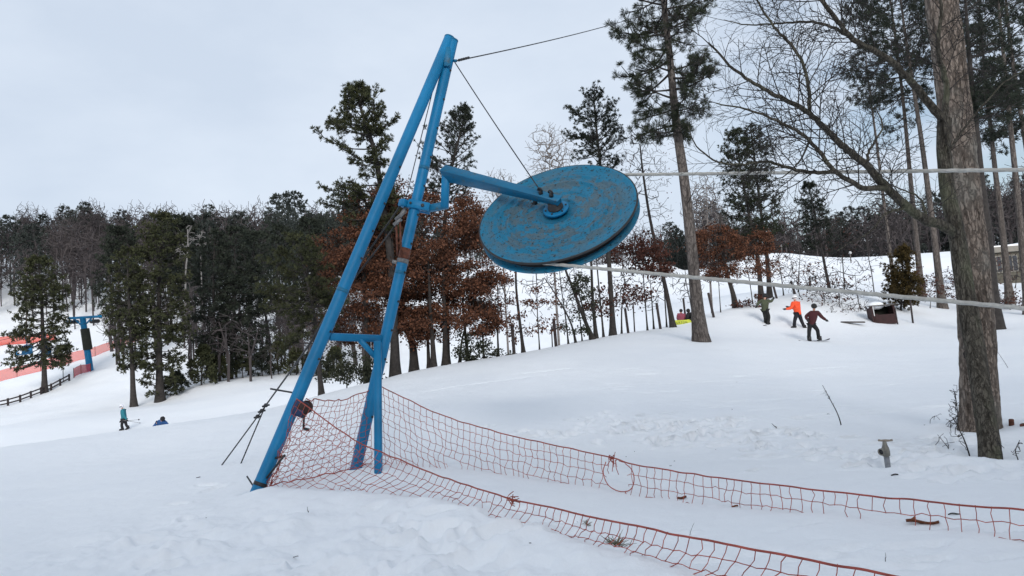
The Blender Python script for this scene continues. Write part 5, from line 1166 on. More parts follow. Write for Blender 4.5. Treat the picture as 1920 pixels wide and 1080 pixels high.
# ------------------------------------------------------------------ far woods (one mass each)
def low_pine(r, H_, R_, n):
    mb = MB(); tube(mb, [[0, 0, -1], [0, 0, H_ * .9]], [.16 + H_ * .008, .05], 5, tint=.1)
    z = r.uniform(.2, 1, n) * H_; rad = R_ * np.clip(np.sqrt(np.clip((1.02 - z / H_) * 2.6, .004, 1)), .1, 1) * r.uniform(.3, 1.08, n); a = r.uniform(0, 6.28, n)
    p = np.stack([rad * np.cos(a), rad * np.sin(a), z + .12 * rad], 1); d = np.stack([np.cos(a), np.sin(a), np.full(n, .45)], 1)
    tufts(mb, p, d, .85, 7, .34, r, 1.4); return np.concatenate(mb.v), mb.f, np.concatenate(mb.t), mb
def low_bare(r, H_, R_, n, tip=.05):
    mb = MB(); tube(mb, [[0, 0, -1], [r.normal() * .2, r.normal() * .2, H_ * .35], [r.normal() * .5, r.normal() * .5, H_ * .8]], [.17, .13, .04], 5, tint=.35)
    X, Pa = np.array([[0, 0, H_ * k] for k in np.linspace(.25, .75, 8)]), np.arange(-1, 7)
    T = r.normal(size=(n, 3)); T /= np.linalg.norm(T, axis=1, keepdims=True); T *= r.uniform(.3, 1, (n, 1)) ** .5; T = T * [R_, R_, H_ * .36] + [0, 0, H_ * .66]
    X, Pa = grow(X, Pa, T, .9, r, jit=.12); rr = np.minimum(radii(Pa, tip, 2.3), .13); wood_mesh(mb, X, Pa, rr, thick=9)
    mb.t = [np.full(len(q), .15 + .8 * r.uniform()) for q in mb.t]; return mb
def forest(name, label, spots, protos, m, seed):
    r = np.random.default_rng(seed); out = MB()
    for (x, y, k, s) in spots:
        pm = protos[k]; a = r.uniform(0, 6.28); c, s_ = math.cos(a), math.sin(a); V = np.concatenate(pm.v) * s
        V = np.stack([V[:, 0] * c - V[:, 1] * s_, V[:, 0] * s_ + V[:, 1] * c, V[:, 2]], 1) + [x, y, H(x, y)]
        tt = np.clip(np.concatenate(pm.t) * .6 + r.uniform(-.1, .4), 0, 1); out.add(V, pm.f, tt)
    return tag(out.build(name, m, smooth=False, origin=[spots[0][0], spots[0][1], H(*spots[0][:2])]), label, None, None, 'stuff')
rF = np.random.default_rng(33)
PP = [low_pine(rF, 15 + 3 * k, 3.6 + .4 * k, 340)[3] for k in range(4)]
BB = [low_bare(rF, 13 + 2 * k, 3.6, 230) for k in range(5)]
M['farpine'] = tinted('far_pine_foliage', (.022, .028, .026), (.056, .066, .057)); M['farbare'] = tinted('far_bare_twigs', (.030, .026, .028), (.082, .070, .070))  # pine tones lightened and greyed to stand in for distance haze
def spots(n, region, k, smin, smax):
    o = []
    while len(o) < n:
        px, D = rF.uniform(*region[:2]), rF.uniform(*region[2:]); p = P(px, 600, D); o.append((p[0], p[1], rF.integers(k), rF.uniform(smin, smax)))
    return o
forest('left_hill_bare_woods', 'grey-brown mass of bare trees on the far left hillside', spots(420, (-330, 760, 148, 262), 5, .75, 1.1), BB, M['farbare'], 1)
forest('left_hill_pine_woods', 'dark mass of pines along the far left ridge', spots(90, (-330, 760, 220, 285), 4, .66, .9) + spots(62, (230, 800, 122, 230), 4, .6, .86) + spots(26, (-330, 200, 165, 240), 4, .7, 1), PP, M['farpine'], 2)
forest('mid_ridge_woods', 'bare trees on the ridge behind the opposite snow field', spots(110, (700, 1330, 178, 240), 5, .6, .85), BB, M['farbare'], 3)
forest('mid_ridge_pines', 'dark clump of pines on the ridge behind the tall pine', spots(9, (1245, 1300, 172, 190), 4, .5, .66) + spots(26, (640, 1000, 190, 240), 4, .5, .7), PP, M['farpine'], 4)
forest('right_back_woods', 'bare grey woods beyond the far snow mounds at right', spots(230, (1320, 2250, 138, 200), 5, .75, 1.05), BB, M['farbare'], 5)
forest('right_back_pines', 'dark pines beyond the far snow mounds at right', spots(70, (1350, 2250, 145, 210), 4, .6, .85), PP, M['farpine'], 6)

BT = [low_bare(rF, 7 + k, 2.2, 120, .026) for k in range(3)]
forest('valley_thicket', 'leafless brush and thin trunks under the pines across the valley', spots(120, (350, 720, 71, 104), 3, .4, 1.0) + spots(26, (180, 380, 96, 125), 3, .5, 1.1), BT, M['farbare'], 7)
r8 = np.random.default_rng(8)
PS = [low_pine(r8, 17 + k, 3.6, 420)[3] for k in range(3)]
forest('added_shade_pines', 'unseen row of pines added behind the camera to shade the near slope', [(x + r8.normal() * 1.5, -32 - abs(r8.normal()) * 6, r8.integers(3), r8.uniform(1.0, 1.2)) for x in np.linspace(-60, 75, 44)], PS, M['farpine'], 8)  # out-of-view pines, added to keep low sun off the near snow
# ------------------------------------------------------------------ litter on the snow
M['leafbrown'] = tinted('dead_leaf', (.10, .035, .018), (.28, .10, .05)); M['grass_dead'] = tinted('dead_grass', (.05, .05, .025), (.22, .19, .11))
def tuft_grass(px, py, n, h, label, m='grass_dead', spread=1.2, seed=0):
    r = np.random.default_rng(seed); b = G(px, py); mb = MB(); s = []
    for k in range(n):
        a = r.uniform(0, 6.28); d = nrm([math.cos(a) * r.uniform(.2, 1) * spread, math.sin(a) * r.uniform(.2, 1) * spread, r.uniform(.35, 1)]); l = h * r.uniform(.5, 1.1); o = b + np.array([r.normal() * .03, r.normal() * .03, -.02])
        s.append([o, o + d * l * .5, o + d * l - ZUP * l * .15])
    tubes(mb, s, np.array([.0035, .0028, .001]), 3, r.uniform(size=n)); tag(mb.build('grass_tuft', M[m], origin=b), label, 'grass tuft')
tuft_grass(1156, 1022, 60, .16, 'green-brown grass tuft poking through the snow inside the front net', seed=1)
tuft_grass(1094, 980, 22, .07, 'small dry grass tuft showing behind the front net rope', seed=2)
tuft_grass(806, 1013, 34, .06, 'dark grass tuft in a melted hollow in the foreground snow', seed=3, m='twig')
tuft_grass(948, 1016, 16, .05, 'tiny grey grass tuft on the berm below the net', seed=4, m='twig')
def debris(px, py, L, W_, label, m='leafbrown', cat='dead leaf', name='dead_leaf', seed=0, ang=0.0, group=None):
    r = np.random.default_rng(seed); b = G(px, py); mb = MB(); ax = nrm(LAT * math.cos(ang) + np.array([-LAT[1], LAT[0], 0]) * math.sin(ang)); sd = np.cross(ZUP, ax)
    n = 9; u = np.linspace(0, 1, n); w_ = W_ * np.sin(np.clip(u, .06, .94) * math.pi) ** .6 * r.uniform(.7, 1.2, n); th = max(.004, min(.02, W_ * .22)); mid = b + ax * ((u - .5) * L)[:, None] + ZUP * (th * .6 + .06 * L * np.sin(u * 5 + seed))[:, None]
    rows = np.stack([mid + sd * w_[:, None] * .5 + ZUP * th * .5, mid + ZUP * th, mid - sd * w_[:, None] * .5 + ZUP * th * .3, mid - ZUP * th * .5], 0)
    i = np.arange(4)[:, None] * n; i2 = ((np.arange(4) + 1) % 4)[:, None] * n; j = np.arange(n - 1)[None]
    mb.add(rows.reshape(-1, 3), [np.stack([i + j, i + j + 1, i2 + j + 1, i2 + j], -1).reshape(-1, 4), np.array([[0, n, 2 * n, 3 * n], [n - 1, 4 * n - 1, 3 * n - 1, 2 * n - 1]])], r.uniform(.2, .9))
    tag(mb.build(name, M[m], origin=b), label, cat, group)
debris(1731, 989, .22, .07, 'large reddish-brown strip of bark at the foot of the rear net', cat='bark piece', name='bark_piece', seed=1, ang=-.25)
debris(1712, 984, .12, .05, 'curled bark sliver touching the large reddish bark strip', cat='bark piece', name='bark_piece', seed=2, ang=.8)
debris(1279, 935, .09, .07, 'orange-brown crumpled leaf at the foot of the rear net', seed=3)
debris(1378, 951, .06, .04, 'small red-brown leaf below the rear net, middle', seed=4)
debris(1678, 894, .07, .04, 'dark pine cone scrap in front of the water valve', m='twig', cat='debris', name='pine_cone', seed=5)
debris(1790, 973, .09, .03, 'grey twig bit behind the right part of the rear net', m='twig', cat='debris', name='twig_piece', seed=6)
debris(1556, 776, .10, .05, 'dark leaf scrap left of the curved sapling', m='twig', cat='debris', name='leaf_scrap', seed=7)
debris(1375, 830, .07, .04, 'dark scrap in the trampled snow', m='twig', cat='debris', name='leaf_scrap', seed=8)
debris(549, 1038, .14, .015, 'thin twig lying flat on foreground snow, lower left', m='twig', cat='twig', name='twig_piece', seed=9, ang=-.6)
debris(372, 899, .06, .03, 'dark speck of bark on the snow left of the tower foot', m='twig', cat='debris', name='bark_piece', seed=10)
DR = np.random.default_rng(91)
for k in range(14):
    x, y = DR.uniform(1000, 1910), DR.uniform(650, 900)
    if k > 11: x, y = DR.uniform(250, 1100), DR.uniform(930, 1075)
    debris(x, y, DR.uniform(.015, .035), DR.uniform(.008, .016), 'tiny dark crumb of bark scattered on the snow', m='twig', cat='debris', name='bark_crumb', seed=20 + k, ang=DR.uniform(0, 3), group='bark crumbs scattered on the snow')
# ------------------------------------------------------------------ people
def skin_mesh(pts, edges, rads, root, mat_, name, parent, sub=2):
    me = bpy.data.meshes.new(name); o = np.array(parent['_o']); me.from_pydata([tuple(np.array(p) - o) for p in pts], edges, [])
    ob = bpy.data.objects.new(name, me); COL.objects.link(ob); ob.parent = parent
    ob.modifiers.new('skin', 'SKIN')
    for i, q in enumerate(me.skin_vertices[0].data):
        q.radius = (rads[i], rads[i]); q.use_root = (i == root)
    s = ob.modifiers.new('smooth', 'SUBSURF'); s.levels = sub; s.render_levels = sub
    ob.modifiers['skin'].use_smooth_shade = True
    me.materials.append(mat_); return ob
def chain_mesh(parts, mat_, name, parent):
    """continuous garment: list of (points, radii) chains sharing joints by exact position"""
    pts, rads, edges, idx = [], [], [], {}
    for ps, rs in parts:
        prev = None
        for p, r_ in zip(ps, rs):
            k = tuple(np.round(p, 4))
            if k not in idx: idx[k] = len(pts); pts.append(p); rads.append(r_)
            i = idx[k]
            if prev is not None and prev != i: edges.append((prev, i))
            prev = i
    return skin_mesh(pts, edges, rads, 0, mat_, name, parent)
CL = {}
def cloth(c):
    if c not in CL: CL[c] = plain('cloth', c, .85, .18, 9)
    return CL[c]
M['skin'] = plain('skin', (.45, .26, .19), .6, .05)
M['goggle'] = plain('goggle_lens', (.02, .02, .025), .15, .1)
def person(label, D, J, jacket, trousers, boot, hat, headwear='helmet', hair=None, face=None, band=None, gloves=(.015, .015, .016), scale=1.0, chest_mark=None, back_mark=None, backpack=None, group=None):
    """J: joints as (px, py, depth offset)"""
    g = {k: P(v[0], v[1], D + v[2]) for k, v in J.items()}
    s = scale; foot = (g['footL'] + g['footR']) / 2
    t = thing('person', label, 'person', foot, group)
    pel, chs, nk, hd = g['pelvis'], g['chest'], g['neck'], g['head'] * .8 + g['neck'] * .2
    fdir = nrm(face if face is not None else -FW); fdir = nrm(fdir - ZUP * (fdir @ ZUP)); up_h = nrm(hd - nk); fd = nrm(fdir - up_h * (fdir @ up_h)); sd = np.cross(fd, up_h)
    mid = (pel + chs) / 2
    # body: one continuous figure with head, arms and legs
    hc = hd; top = hd + up_h * .09 * s
    arms = []
    for q in 'LR':
        if 'hand' + q in g:
            wr_ = g['elbow' + q] * .15 + g['hand' + q] * .85; arms.append(([chs, g['shoulder' + q], g['elbow' + q], wr_, g['hand' + q]], [.09 * s, .055 * s, .042 * s, .03 * s, .036 * s]))
    legs = [([pel, g['hip' + q], g['knee' + q], g['foot' + q]], [.10 * s, .075 * s, .055 * s, .04 * s]) for q in 'LR']
    body = chain_mesh([([pel, mid, chs, nk, hc - up_h * .06 * s, hc, top], np.array([.10, .11, .12, .05, .062, .085, .06]) * s)] + arms + legs, M['skin'], 'body', t)
    # face
    mb = MB()
    ball(mb, hc + fd * .088 * s - up_h * .015 * s, .016 * s, 8, (1, 1, 1.5)); fo = mb.build('nose', M['skin'], body)
    for e in (-1, 1):
        mb = MB(); ball(mb, hc + fd * .078 * s + sd * e * .032 * s + up_h * .012 * s, .012 * s, 8); mb.build('eye', M['goggle'], body)
        mb = MB(); ball(mb, hc + sd * e * .083 * s, .022 * s, 8, (.6, .6, 1.3)); mb.build('ear', M['skin'], body)
    mb = MB(); tube(mb, [hc + fd * .076 * s - up_h * .048 * s + sd * e * .022 * s for e in (-1, 0, 1)], .006 * s, 6); mb.build('mouth', cloth((.25, .08, .07)), body)
    # jacket
    hem = pel + (pel - chs) * .18
    ja = [([hem, pel, mid, chs, nk], np.array([.18, .175, .175, .17, .095]) * s)]
    for q in 'LR':
        if 'hand' + q in g:
            wr_ = g['elbow' + q] * .12 + g['hand' + q] * .88; ja.append(([chs, g['shoulder' + q], (g['shoulder' + q] + g['elbow' + q]) / 2, g['elbow' + q], wr_], np.array([.165, .105, .09, .078, .062]) * s))
    jk = chain_mesh(ja, cloth(jacket), 'jacket', t)
    if chest_mark: mb = MB(); c = chs + chest_mark[0] ; ball(mb, c, .045 * s, 10, (1, .4, .8)); mb.build('badge', cloth(chest_mark[1]), jk)
    if back_mark: mb = MB(); ball(mb, back_mark[0], .12 * s, 12, (.75, .35, 1.15), noise=.2); mb.build('print', cloth(back_mark[1]), jk)
    # trousers
    chain_mesh([([pel + nrm(chs - pel) * .02, g['hip' + q], (g['hip' + q] + g['knee' + q]) / 2, g['knee' + q], g['knee' + q] * .5 + g['foot' + q] * .5, g['knee' + q] * .1 + g['foot' + q] * .9], np.array([.145, .112, .102, .088, .082, .085]) * s) for q in 'LR'], cloth(trousers), 'trousers', t)
    # boots and gloves with fingers
    for q in 'LR':
        f0 = g['foot' + q]; tdir = g.get('toe' + q, None); td_ = nrm(tdir - f0) if tdir is not None else nrm(fdir - ZUP * .1)
        mb = MB(); tube(mb, [f0 + ZUP * .16 * s, f0 + ZUP * .05 * s, f0 - ZUP * .04 * s], np.array([.075, .078, .075]) * s, 12); tube(mb, [f0 - td_ * .09 * s - ZUP * .01 * s, f0 + td_ * .04 * s, f0 + td_ * .16 * s - ZUP * .015 * s, f0 + td_ * .21 * s - ZUP * .02 * s], np.array([.06, .065, .058, .03]) * s, 12); mb.build('boot', cloth(boot), t)
        if 'hand' + q in g:
            h0 = g['hand' + q]; dh = nrm(h0 - g['elbow' + q]); e1 = nrm(np.cross(dh, ZUP)); e2 = np.cross(dh, e1); mb = MB()
            tube(mb, [h0 - dh * .05 * s, h0, h0 + dh * .05 * s, h0 + dh * .07 * s], np.array([.042, .05, .048, .03]) * s, 10)
            for k in range(4):
                o = h0 + e1 * (k - 1.5) * .022 * s + dh * .05 * s; l = (.06, .07, .066, .05)[k] * s; tube(mb, [o, o + dh * l * .5 - e2 * .008 * s, o + dh * l * .85 - e2 * .03 * s], np.array([.013, .012, .009]) * s, 6)
            o = h0 + e1 * .045 * s; tube(mb, [o, o + e1 * .02 * s + dh * .03 * s, o + e1 * .022 * s + dh * .06 * s], np.array([.015, .013, .009]) * s, 6); mb.build('glove', cloth(gloves), t)
    # head covering
    A_ = np.array([sd, fd, up_h])
    mb = MB()
    if headwear == 'helmet':
        ball(mb, hc + up_h * .035 * s - fd * .01 * s, .125 * s, 16, (.92, 1.05, .92), ax=A_); hm = mb.build('helmet', cloth(hat), t)
        mb = MB(); a = np.linspace(-2.2, 2.2, 15); ring = hc + up_h * .02 * s + .112 * s * (np.sin(a)[:, None] * sd + np.cos(a)[:, None] * fd); tube(mb, ring, .02 * s, 8); mb.build('goggle_strap', cloth(band or (.02, .02, .02)), hm)
        mb = MB(); ball(mb, hc + up_h * .018 * s + fd * .092 * s, .062 * s, 12, (1.15, .5, .62), ax=A_); mb.build('goggles', M['goggle'], hm)
    else:
        ball(mb, hc + up_h * .045 * s, .108 * s, 14, (.95, 1, .95), ax=A_); hm = mb.build('hat', cloth(hat), t)
        if headwear == 'pompom': mb = MB(); ball(mb, hc + up_h * .155 * s, .04 * s, 10, noise=.2); mb.build('pompom', cloth(hat), hm)
        if headwear == 'hood': mb = MB(); ball(mb, hc - fd * .03 * s - up_h * .03 * s, .13 * s, 12, (1, 1, 1.1), ax=A_); mb.build('hood', cloth(hat), hm)
    if hair: mb = MB(); ball(mb, hc - fd * .05 * s - up_h * .05 * s, .085 * s, 12, (1, .8, 1.2), ax=A_); mb.build('hair', cloth(hair), t)
    return t, g
def snowboard(label, c0, c1, wdt, nrm_, col, base_col=None, group=None, name='snowboard', bind=()):
    c0, c1 = np.array(c0), np.array(c1); L = np.linalg.norm(c1 - c0); t_ = (c1 - c0) / L; n_ = nrm(nrm_ - (nrm_ @ t_) * t_); s_ = np.cross(n_, t_)
    th = thing(name, label, 'snowboard', (c0 + c1) / 2, group); K = 21; u = np.linspace(0, 1, K)
    e = np.clip(np.minimum(u, 1 - u) / .12, 0, 1); w_ = wdt * .5 * np.sqrt(np.clip(1 - (1 - e) ** 2, .04, 1)) * (1 - .10 * np.sin(u * math.pi)); lift = .07 * (1 - np.clip(np.minimum(u, 1 - u) / .16, 0, 1)) ** 2
    cc = c0 + t_ * (u * L)[:, None] + n_ * lift[:, None]; rows = np.stack([cc + s_ * w_[:, None] + n_ * .006, cc - s_ * w_[:, None] + n_ * .006, cc - s_ * w_[:, None] - n_ * .006, cc + s_ * w_[:, None] - n_ * .006])
    i = np.arange(4)[:, None] * K; i2 = ((np.arange(4) + 1) % 4)[:, None] * K; j = np.arange(K - 1)[None]; mb = MB()
    mb.add(rows.reshape(-1, 3), [np.stack([i + j, i + j + 1, i2 + j + 1, i2 + j], -1).reshape(-1, 4), np.array([[0, K, 2 * K, 3 * K], [K - 1, 4 * K - 1, 3 * K - 1, 2 * K - 1]])]); mb.build('deck', cloth(col), th)
    for u_ in bind:
        c = c0 + t_ * u_ * L + n_ * .02; mb = MB(); beam(mb, c - s_ * wdt * .45, c + s_ * wdt * .45, .11, .03, side=t_); beam(mb, c - s_ * wdt * .42, c - s_ * wdt * .40 + n_ * .18, .10, .03, side=t_); mb.build('binding', M['steel_dark'], th)
    return th, t_, n_, s_, L
# maroon rider
person('crouching snowboarder in maroon jacket and black helmet, arms out, riding a board', 32.6, {'head': (1526.7, 573.5, -.05), 'neck': (1526, 583, 0), 'chest': (1525.5, 590, 0), 'pelvis': (1521.5, 607, .05), 'shoulderL': (1518.5, 586.5, .1), 'elbowL': (1510.5, 594, .15), 'handL': (1515, 601, -.05), 'shoulderR': (1534, 586.5, -.05), 'elbowR': (1541, 594.5, -.1), 'handR': (1549.5, 600.5, -.1),
   'hipL': (1518.5, 609, .05), 'hipR': (1525, 609, .02), 'kneeL': (1517, 622, -.12), 'kneeR': (1533, 619, -.1), 'footL': (1517, 636, 0), 'footR': (1535, 634, 0), 'toeL': (1519, 638, -.2), 'toeR': (1538, 636.5, -.2)},
   (.048, .007, .010), (.006, .006, .008), (.014, .012, .013), (.014, .014, .014), face=-FW * .8 + RT * .5, chest_mark=(np.array([.07, -.20, .03]), (.7, .7, .7)))
pb0, pb1 = P(1498, 641, 32.5), P(1556, 637.5, 32.7)
pb0 = drop(pb0) + ZUP * .03; pb1 = drop(pb1) + ZUP * .03
snowboard('dark snowboard under the maroon rider, pale tip lifted to the right', P(1498, 641, 32.5), P(1556, 637.5, 32.7), .27, ZUP, (.06, .065, .075), bind=(.33, .66))
# orange person
person('person in bright orange jacket and white helmet walking, hands stretched out to the left', 36.6, {'head': (1489.5, 557.5, 0), 'neck': (1491, 565, 0), 'chest': (1492.5, 571, 0), 'pelvis': (1496, 588, 0), 'shoulderL': (1486.5, 568.5, -.1), 'elbowL': (1483.5, 578, -.18), 'handL': (1471.5, 579.6, -.2), 'shoulderR': (1497.5, 568.5, .14), 'elbowR': (1490, 578, .22), 'handR': (1477, 575.5, .2),
   'hipL': (1493.5, 590, -.08), 'hipR': (1498.5, 590, .08), 'kneeL': (1490, 601, -.15), 'kneeR': (1503, 602, .1), 'footL': (1489.5, 612.5, 0), 'footR': (1509, 615.5, .05), 'toeL': (1484, 614, -.05), 'toeR': (1502.5, 617, 0)},
   (.80, .085, .025), (.007, .007, .012), (.014, .014, .014), (.75, .75, .76), face=-RT, back_mark=(P(1492.5, 575, 36.6) - FW * .20, (.10, .02, .015)))
# green snowboarder
person('snowboarder in dark olive jacket and black trousers standing on a board, arms half raised', 37.2, {'head': (1434.5, 554, 0), 'neck': (1434, 561, 0), 'chest': (1433.5, 567, 0), 'pelvis': (1434.5, 581, 0), 'shoulderL': (1427.5, 563.5, .05), 'elbowL': (1422, 568, .1), 'handL': (1418.5, 574.5, .05), 'shoulderR': (1440, 563.5, -.05), 'elbowR': (1446, 565.5, -.1), 'handR': (1450, 560, -.15),
   'hipL': (1432.5, 582, .05), 'hipR': (1437, 582, -.05), 'kneeL': (1435, 596, -.15), 'kneeR': (1441.5, 593.5, -.15), 'footL': (1435.5, 608.5, .1), 'footR': (1440.5, 606.5, -.25), 'toeL': (1433.5, 609.5, 0), 'toeR': (1438.5, 607.5, -.25)},
   (.055, .065, .035), (.006, .006, .006), (.012, .012, .012), (.012, .012, .013), face=-FW, chest_mark=(np.array([.04, -.20, .03]), (.6, .6, .6)))
snowboard('short dark snowboard seen end-on under the olive-jacketed rider', P(1433.0, 612.5, 36.6), P(1441.5, 609.5, 37.9), .28, ZUP, (.02, .02, .024), bind=(.33, .66))
# the pair sitting on the crest
person('person in dusty pink jacket and dark hat sitting on the snow, back turned', 38.8, {'head': (1276.8, 583, 0), 'neck': (1276.8, 588, 0), 'chest': (1276.5, 592.5, 0), 'pelvis': (1277, 603, 0), 'shoulderL': (1271.7, 590, 0), 'elbowL': (1270.6, 597, .1), 'handL': (1272.5, 601, .35), 'shoulderR': (1281.5, 590, 0), 'elbowR': (1283.5, 597, .1), 'handR': (1283, 601.5, .3),
   'hipL': (1274.5, 604, .12), 'hipR': (1279.5, 604, .12), 'kneeL': (1273.5, 600.5, .55), 'kneeR': (1280.5, 600.5, .55), 'footL': (1273.5, 606, .85), 'footR': (1280.5, 606, .85)},
   (.24, .055, .085), (.03, .02, .03), (.015, .015, .016), (.012, .010, .014), headwear='hat', face=FW, scale=.92)
person('person all in black crouching beside the pink-jacketed one, half behind the tall pine', 38.9, {'head': (1290.3, 582.5, -.1), 'neck': (1292.5, 587, 0), 'chest': (1294.5, 590.5, 0), 'pelvis': (1298, 599, .1), 'shoulderL': (1290, 589.5, -.12), 'elbowL': (1288.5, 596, -.2), 'handL': (1287.5, 601.5, -.15), 'shoulderR': (1299, 589.5, .1), 'elbowR': (1301, 595, .1), 'handR': (1295, 599, -.1),
   'hipL': (1296.5, 600.5, 0), 'hipR': (1300.5, 600.5, .15), 'kneeL': (1291, 598.5, -.2), 'kneeR': (1296.5, 597.5, .2), 'footL': (1291.5, 604, -.1), 'footR': (1300.5, 605, .0)},
   (.010, .010, .012), (.009, .009, .010), (.010, .010, .010), (.011, .012, .012), headwear='hat', face=-RT - FW * .5)
y0, y1 = P(1257.5, 605.2, 38.1), P(1295.5, 603.2, 38.3)
yb, yt, yn, ys, yL = snowboard('yellow-green snowboard lying on edge in front of the sitting pair, dark letters along it', y0, y1, .25, nrm(-FW + ZUP * .12), (.50, .55, .06), bind=())
fc = bpy.data.curves.new('lettering', 'FONT'); fc.body = 'BURTON'; fc.size = .15; fc.extrude = .003; fc.align_x = 'CENTER'; fc.align_y = 'CENTER'; fc.space_character = 1.25
ftmp = bpy.data.objects.new('lettering_curve', fc); COL.objects.link(ftmp); bpy.context.view_layer.update()
lme = bpy.data.meshes.new_from_object(ftmp.evaluated_get(bpy.context.evaluated_depsgraph_get())); bpy.data.objects.remove(ftmp)
lme.materials.clear(); lme.materials.append(M['steel_dark']); fo = bpy.data.objects.new('lettering', lme); COL.objects.link(fo); fo.parent = yb
xx = yt if yt @ RT > 0 else -yt; yy = np.cross(yn, xx)
if yy[2] < 0: yy = -yy; 
mm_ = (y0 + y1) / 2 + yn * .012 - yy * .02 - np.array(yb['_o'])
fo.matrix_local = Matrix(((xx[0], yy[0], yn[0], mm_[0]), (xx[1], yy[1], yn[1], mm_[1]), (xx[2], yy[2], yn[2], mm_[2]), (0, 0, 0, 1)))
# skier in the valley with poles trailing
person('skier in teal jacket and black trousers walking left, poles trailing behind', 47, {'head': (227.6, 761.5, 0), 'neck': (229.6, 767, 0), 'chest': (231.5, 771.5, 0), 'pelvis': (232.6, 785.5, 0), 'shoulderL': (229.5, 769.8, -.16), 'elbowL': (232, 779, -.24), 'handL': (238.2, 788, -.24), 'shoulderR': (233.5, 769.8, .16), 'elbowR': (231.5, 779, .24), 'handR': (226, 790, .2),
   'hipL': (231.5, 787, -.08), 'hipR': (234, 787, .08), 'kneeL': (228, 796, -.1), 'kneeR': (236.5, 796.5, .1), 'footL': (229.5, 804.5, -.05), 'footR': (240, 802.5, .1), 'toeL': (225.5, 805.5, -.05), 'toeR': (236.5, 804.5, .1)},
   (.014, .15, .19), (.010, .010, .012), (.012, .012, .012), (.70, .70, .75), face=-RT, band=(.02, .02, .02))
pl = thing('ski_poles', 'pair of thin grey ski poles trailing from the teal skier\'s hand', 'ski poles', P(238.4, 789, 46.8))
for e in ((262, 786.6, 46.4), (264.6, 793.4, 47.1)):
    a_, b_ = P(238.2, 789, 46.8), P(*e); d_ = nrm(b_ - a_); mb = MB(); tube(mb, [a_ - d_ * .25, a_, b_], [.02, .013, .011], 6); po = mb.build('pole', M['steel_grey'], pl)
    mb = MB(); lathe(mb, b_ - d_ * .08, d_, [(.02, 0), (.05, .004), (.05, .012), (.0, .02)], 10); mb.build('basket', M['steel_dark'], po)
person('person with black hood and shoulders and blue jacket bending low behind the snow crest', 45.5, {'head': (304.4, 784.5, -.35), 'neck': (303.5, 788.0, -.2), 'chest': (301.5, 791.5, -.05), 'pelvis': (299.5, 802.0, .3), 'shoulderL': (296, 791.0, -.05), 'elbowL': (290, 798.0, -.15), 'handL': (284, 804.0, -.25), 'shoulderR': (309.5, 791.0, -.05), 'elbowR': (314, 796.0, -.15), 'handR': (317, 802.0, -.3),
   'hipL': (296.5, 804.0, .3), 'hipR': (302.5, 804.0, .3), 'kneeL': (295, 808.0, -.1), 'kneeR': (305, 808.0, -.1), 'footL': (295.5, 813.0, .3), 'footR': (304.5, 813.0, .3)},
   (.012, .06, .18), (.012, .02, .06), (.012, .012, .012), (.011, .011, .013), headwear='hood', face=-FW, scale=1.12, gloves=(.02, .10, .16))
# ------------------------------------------------------------------ camera, light, render settings
cd = bpy.data.cameras.new('camera'); cam = bpy.data.objects.new('camera', cd); COL.objects.link(cam)
cd.sensor_width = 36; cd.lens = 36 * FPX / 1920; cd.clip_end = 3000; cd.clip_start = .05
cam.matrix_world = Matrix((( RT[0], UP[0], -FW[0], CAM[0]), (RT[1], UP[1], -FW[1], CAM[1]), (RT[2], UP[2], -FW[2], CAM[2]), (0, 0, 0, 1)))
sc.camera = cam
SUN_EL, SUN_AZ = RAD(20), RAD(174)     # azimuth from +Y, clockwise
sd = bpy.data.lights.new('sun', 'SUN'); so = bpy.data.objects.new('sun', sd); COL.objects.link(so)
sd.energy = 2.0; sd.angle = RAD(20); sd.color = (1, .97, .93)
_dir = Vector((math.sin(SUN_AZ) * math.cos(SUN_EL), math.cos(SUN_AZ) * math.cos(SUN_EL), math.sin(SUN_EL)))
so.rotation_euler = (-_dir).to_track_quat('-Z', 'Y').to_euler(); so.location = (0, 0, 60)
w = bpy.data.worlds.new('World'); sc.world = w; w.use_nodes = True
nt = w.node_tree; bg = nt.nodes['Background']
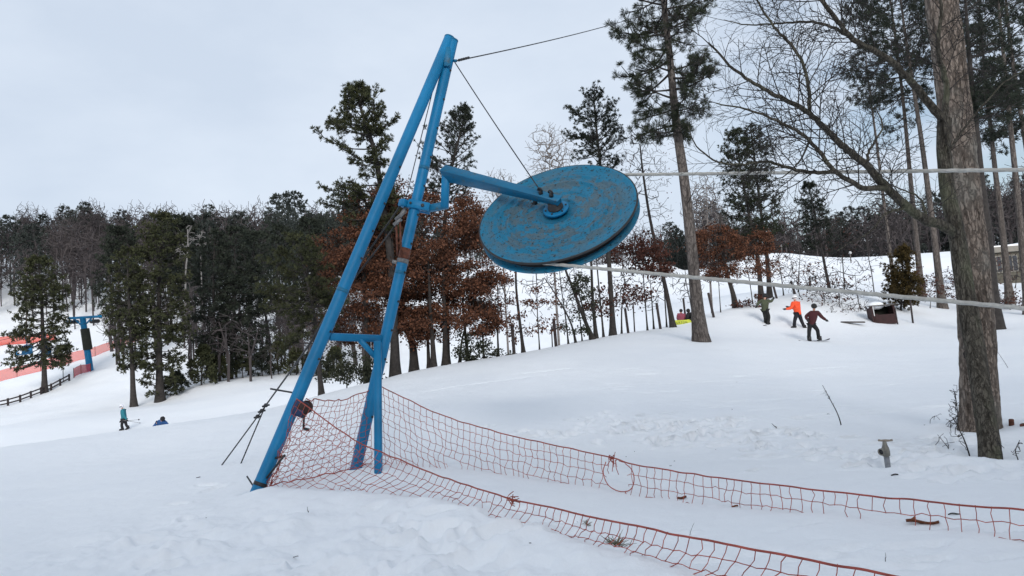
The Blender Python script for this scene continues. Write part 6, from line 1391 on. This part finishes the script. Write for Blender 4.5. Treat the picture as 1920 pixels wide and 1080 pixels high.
sky = nt.nodes.new('ShaderNodeTexSky'); sky.sky_type = 'NISHITA'; sky.sun_disc = False; sky.sun_elevation = SUN_EL; sky.sun_rotation = SUN_AZ
sky.dust_density = 2; 
tc = nt.nodes.new('ShaderNodeTexCoord'); mp = nt.nodes.new('ShaderNodeMapping'); mp.inputs['Scale'].default_value = (1.0, 1.0, 2.2)
nt.links.new(tc.outputs['Generated'], mp.inputs['Vector'])
n1 = noise(nt, mp.outputs['Vector'], 2.2, 6, .55)
n2 = noise(nt, mp.outputs['Vector'], 4.5, 4, .5)
SKYS = .1
cloud = mixc(nt, ramp(nt, n1, [(.38, (0, 0, 0)), (.62, (1, 1, 1))]), (4.8, 5.45, 6.4), (5.6, 6.2, 7.05))
# breaks in the overcast, only towards the right where the trees stand
sx = nt.nodes.new('ShaderNodeSeparateXYZ'); nt.links.new(tc.outputs['Generated'], sx.inputs[0])
gate = ramp(nt, sx.outputs['X'], [(.22, (0, 0, 0)), (.40, (1, 1, 1))])
brk = ramp(nt, n2, [(.42, (0, 0, 0)), (.56, (1, 1, 1))])
mm = nt.nodes.new('ShaderNodeMath'); mm.operation = 'MULTIPLY'; nt.links.new(gate, mm.inputs[0]); nt.links.new(brk, mm.inputs[1])
m3 = nt.nodes.new('ShaderNodeMath'); m3.operation = 'MULTIPLY_ADD'; m3.inputs[1].default_value = -.6; m3.inputs[2].default_value = .92
nt.links.new(mm.outputs[0], m3.inputs[0])
skyc = mixc(nt, m3.outputs[0], sky.outputs['Color'], cloud)
nt.links.new(skyc, bg.inputs['Color']); bg.inputs['Strength'].default_value = SKYS
sc.view_settings.view_transform = 'Standard'; sc.view_settings.look = 'None'; sc.view_settings.exposure = .46; sc.view_settings.gamma = 1
cy = sc.cycles; cy.max_bounces = 5; cy.diffuse_bounces = 3; cy.glossy_bounces = 2; cy.transmission_bounces = 2; cy.use_denoising = True
cy.use_adaptive_sampling = True; cy.adaptive_threshold = .02; cy.caustics_reflective = False; cy.caustics_refractive = False
for o in bpy.data.objects:
    if '_o' in o: del o['_o']
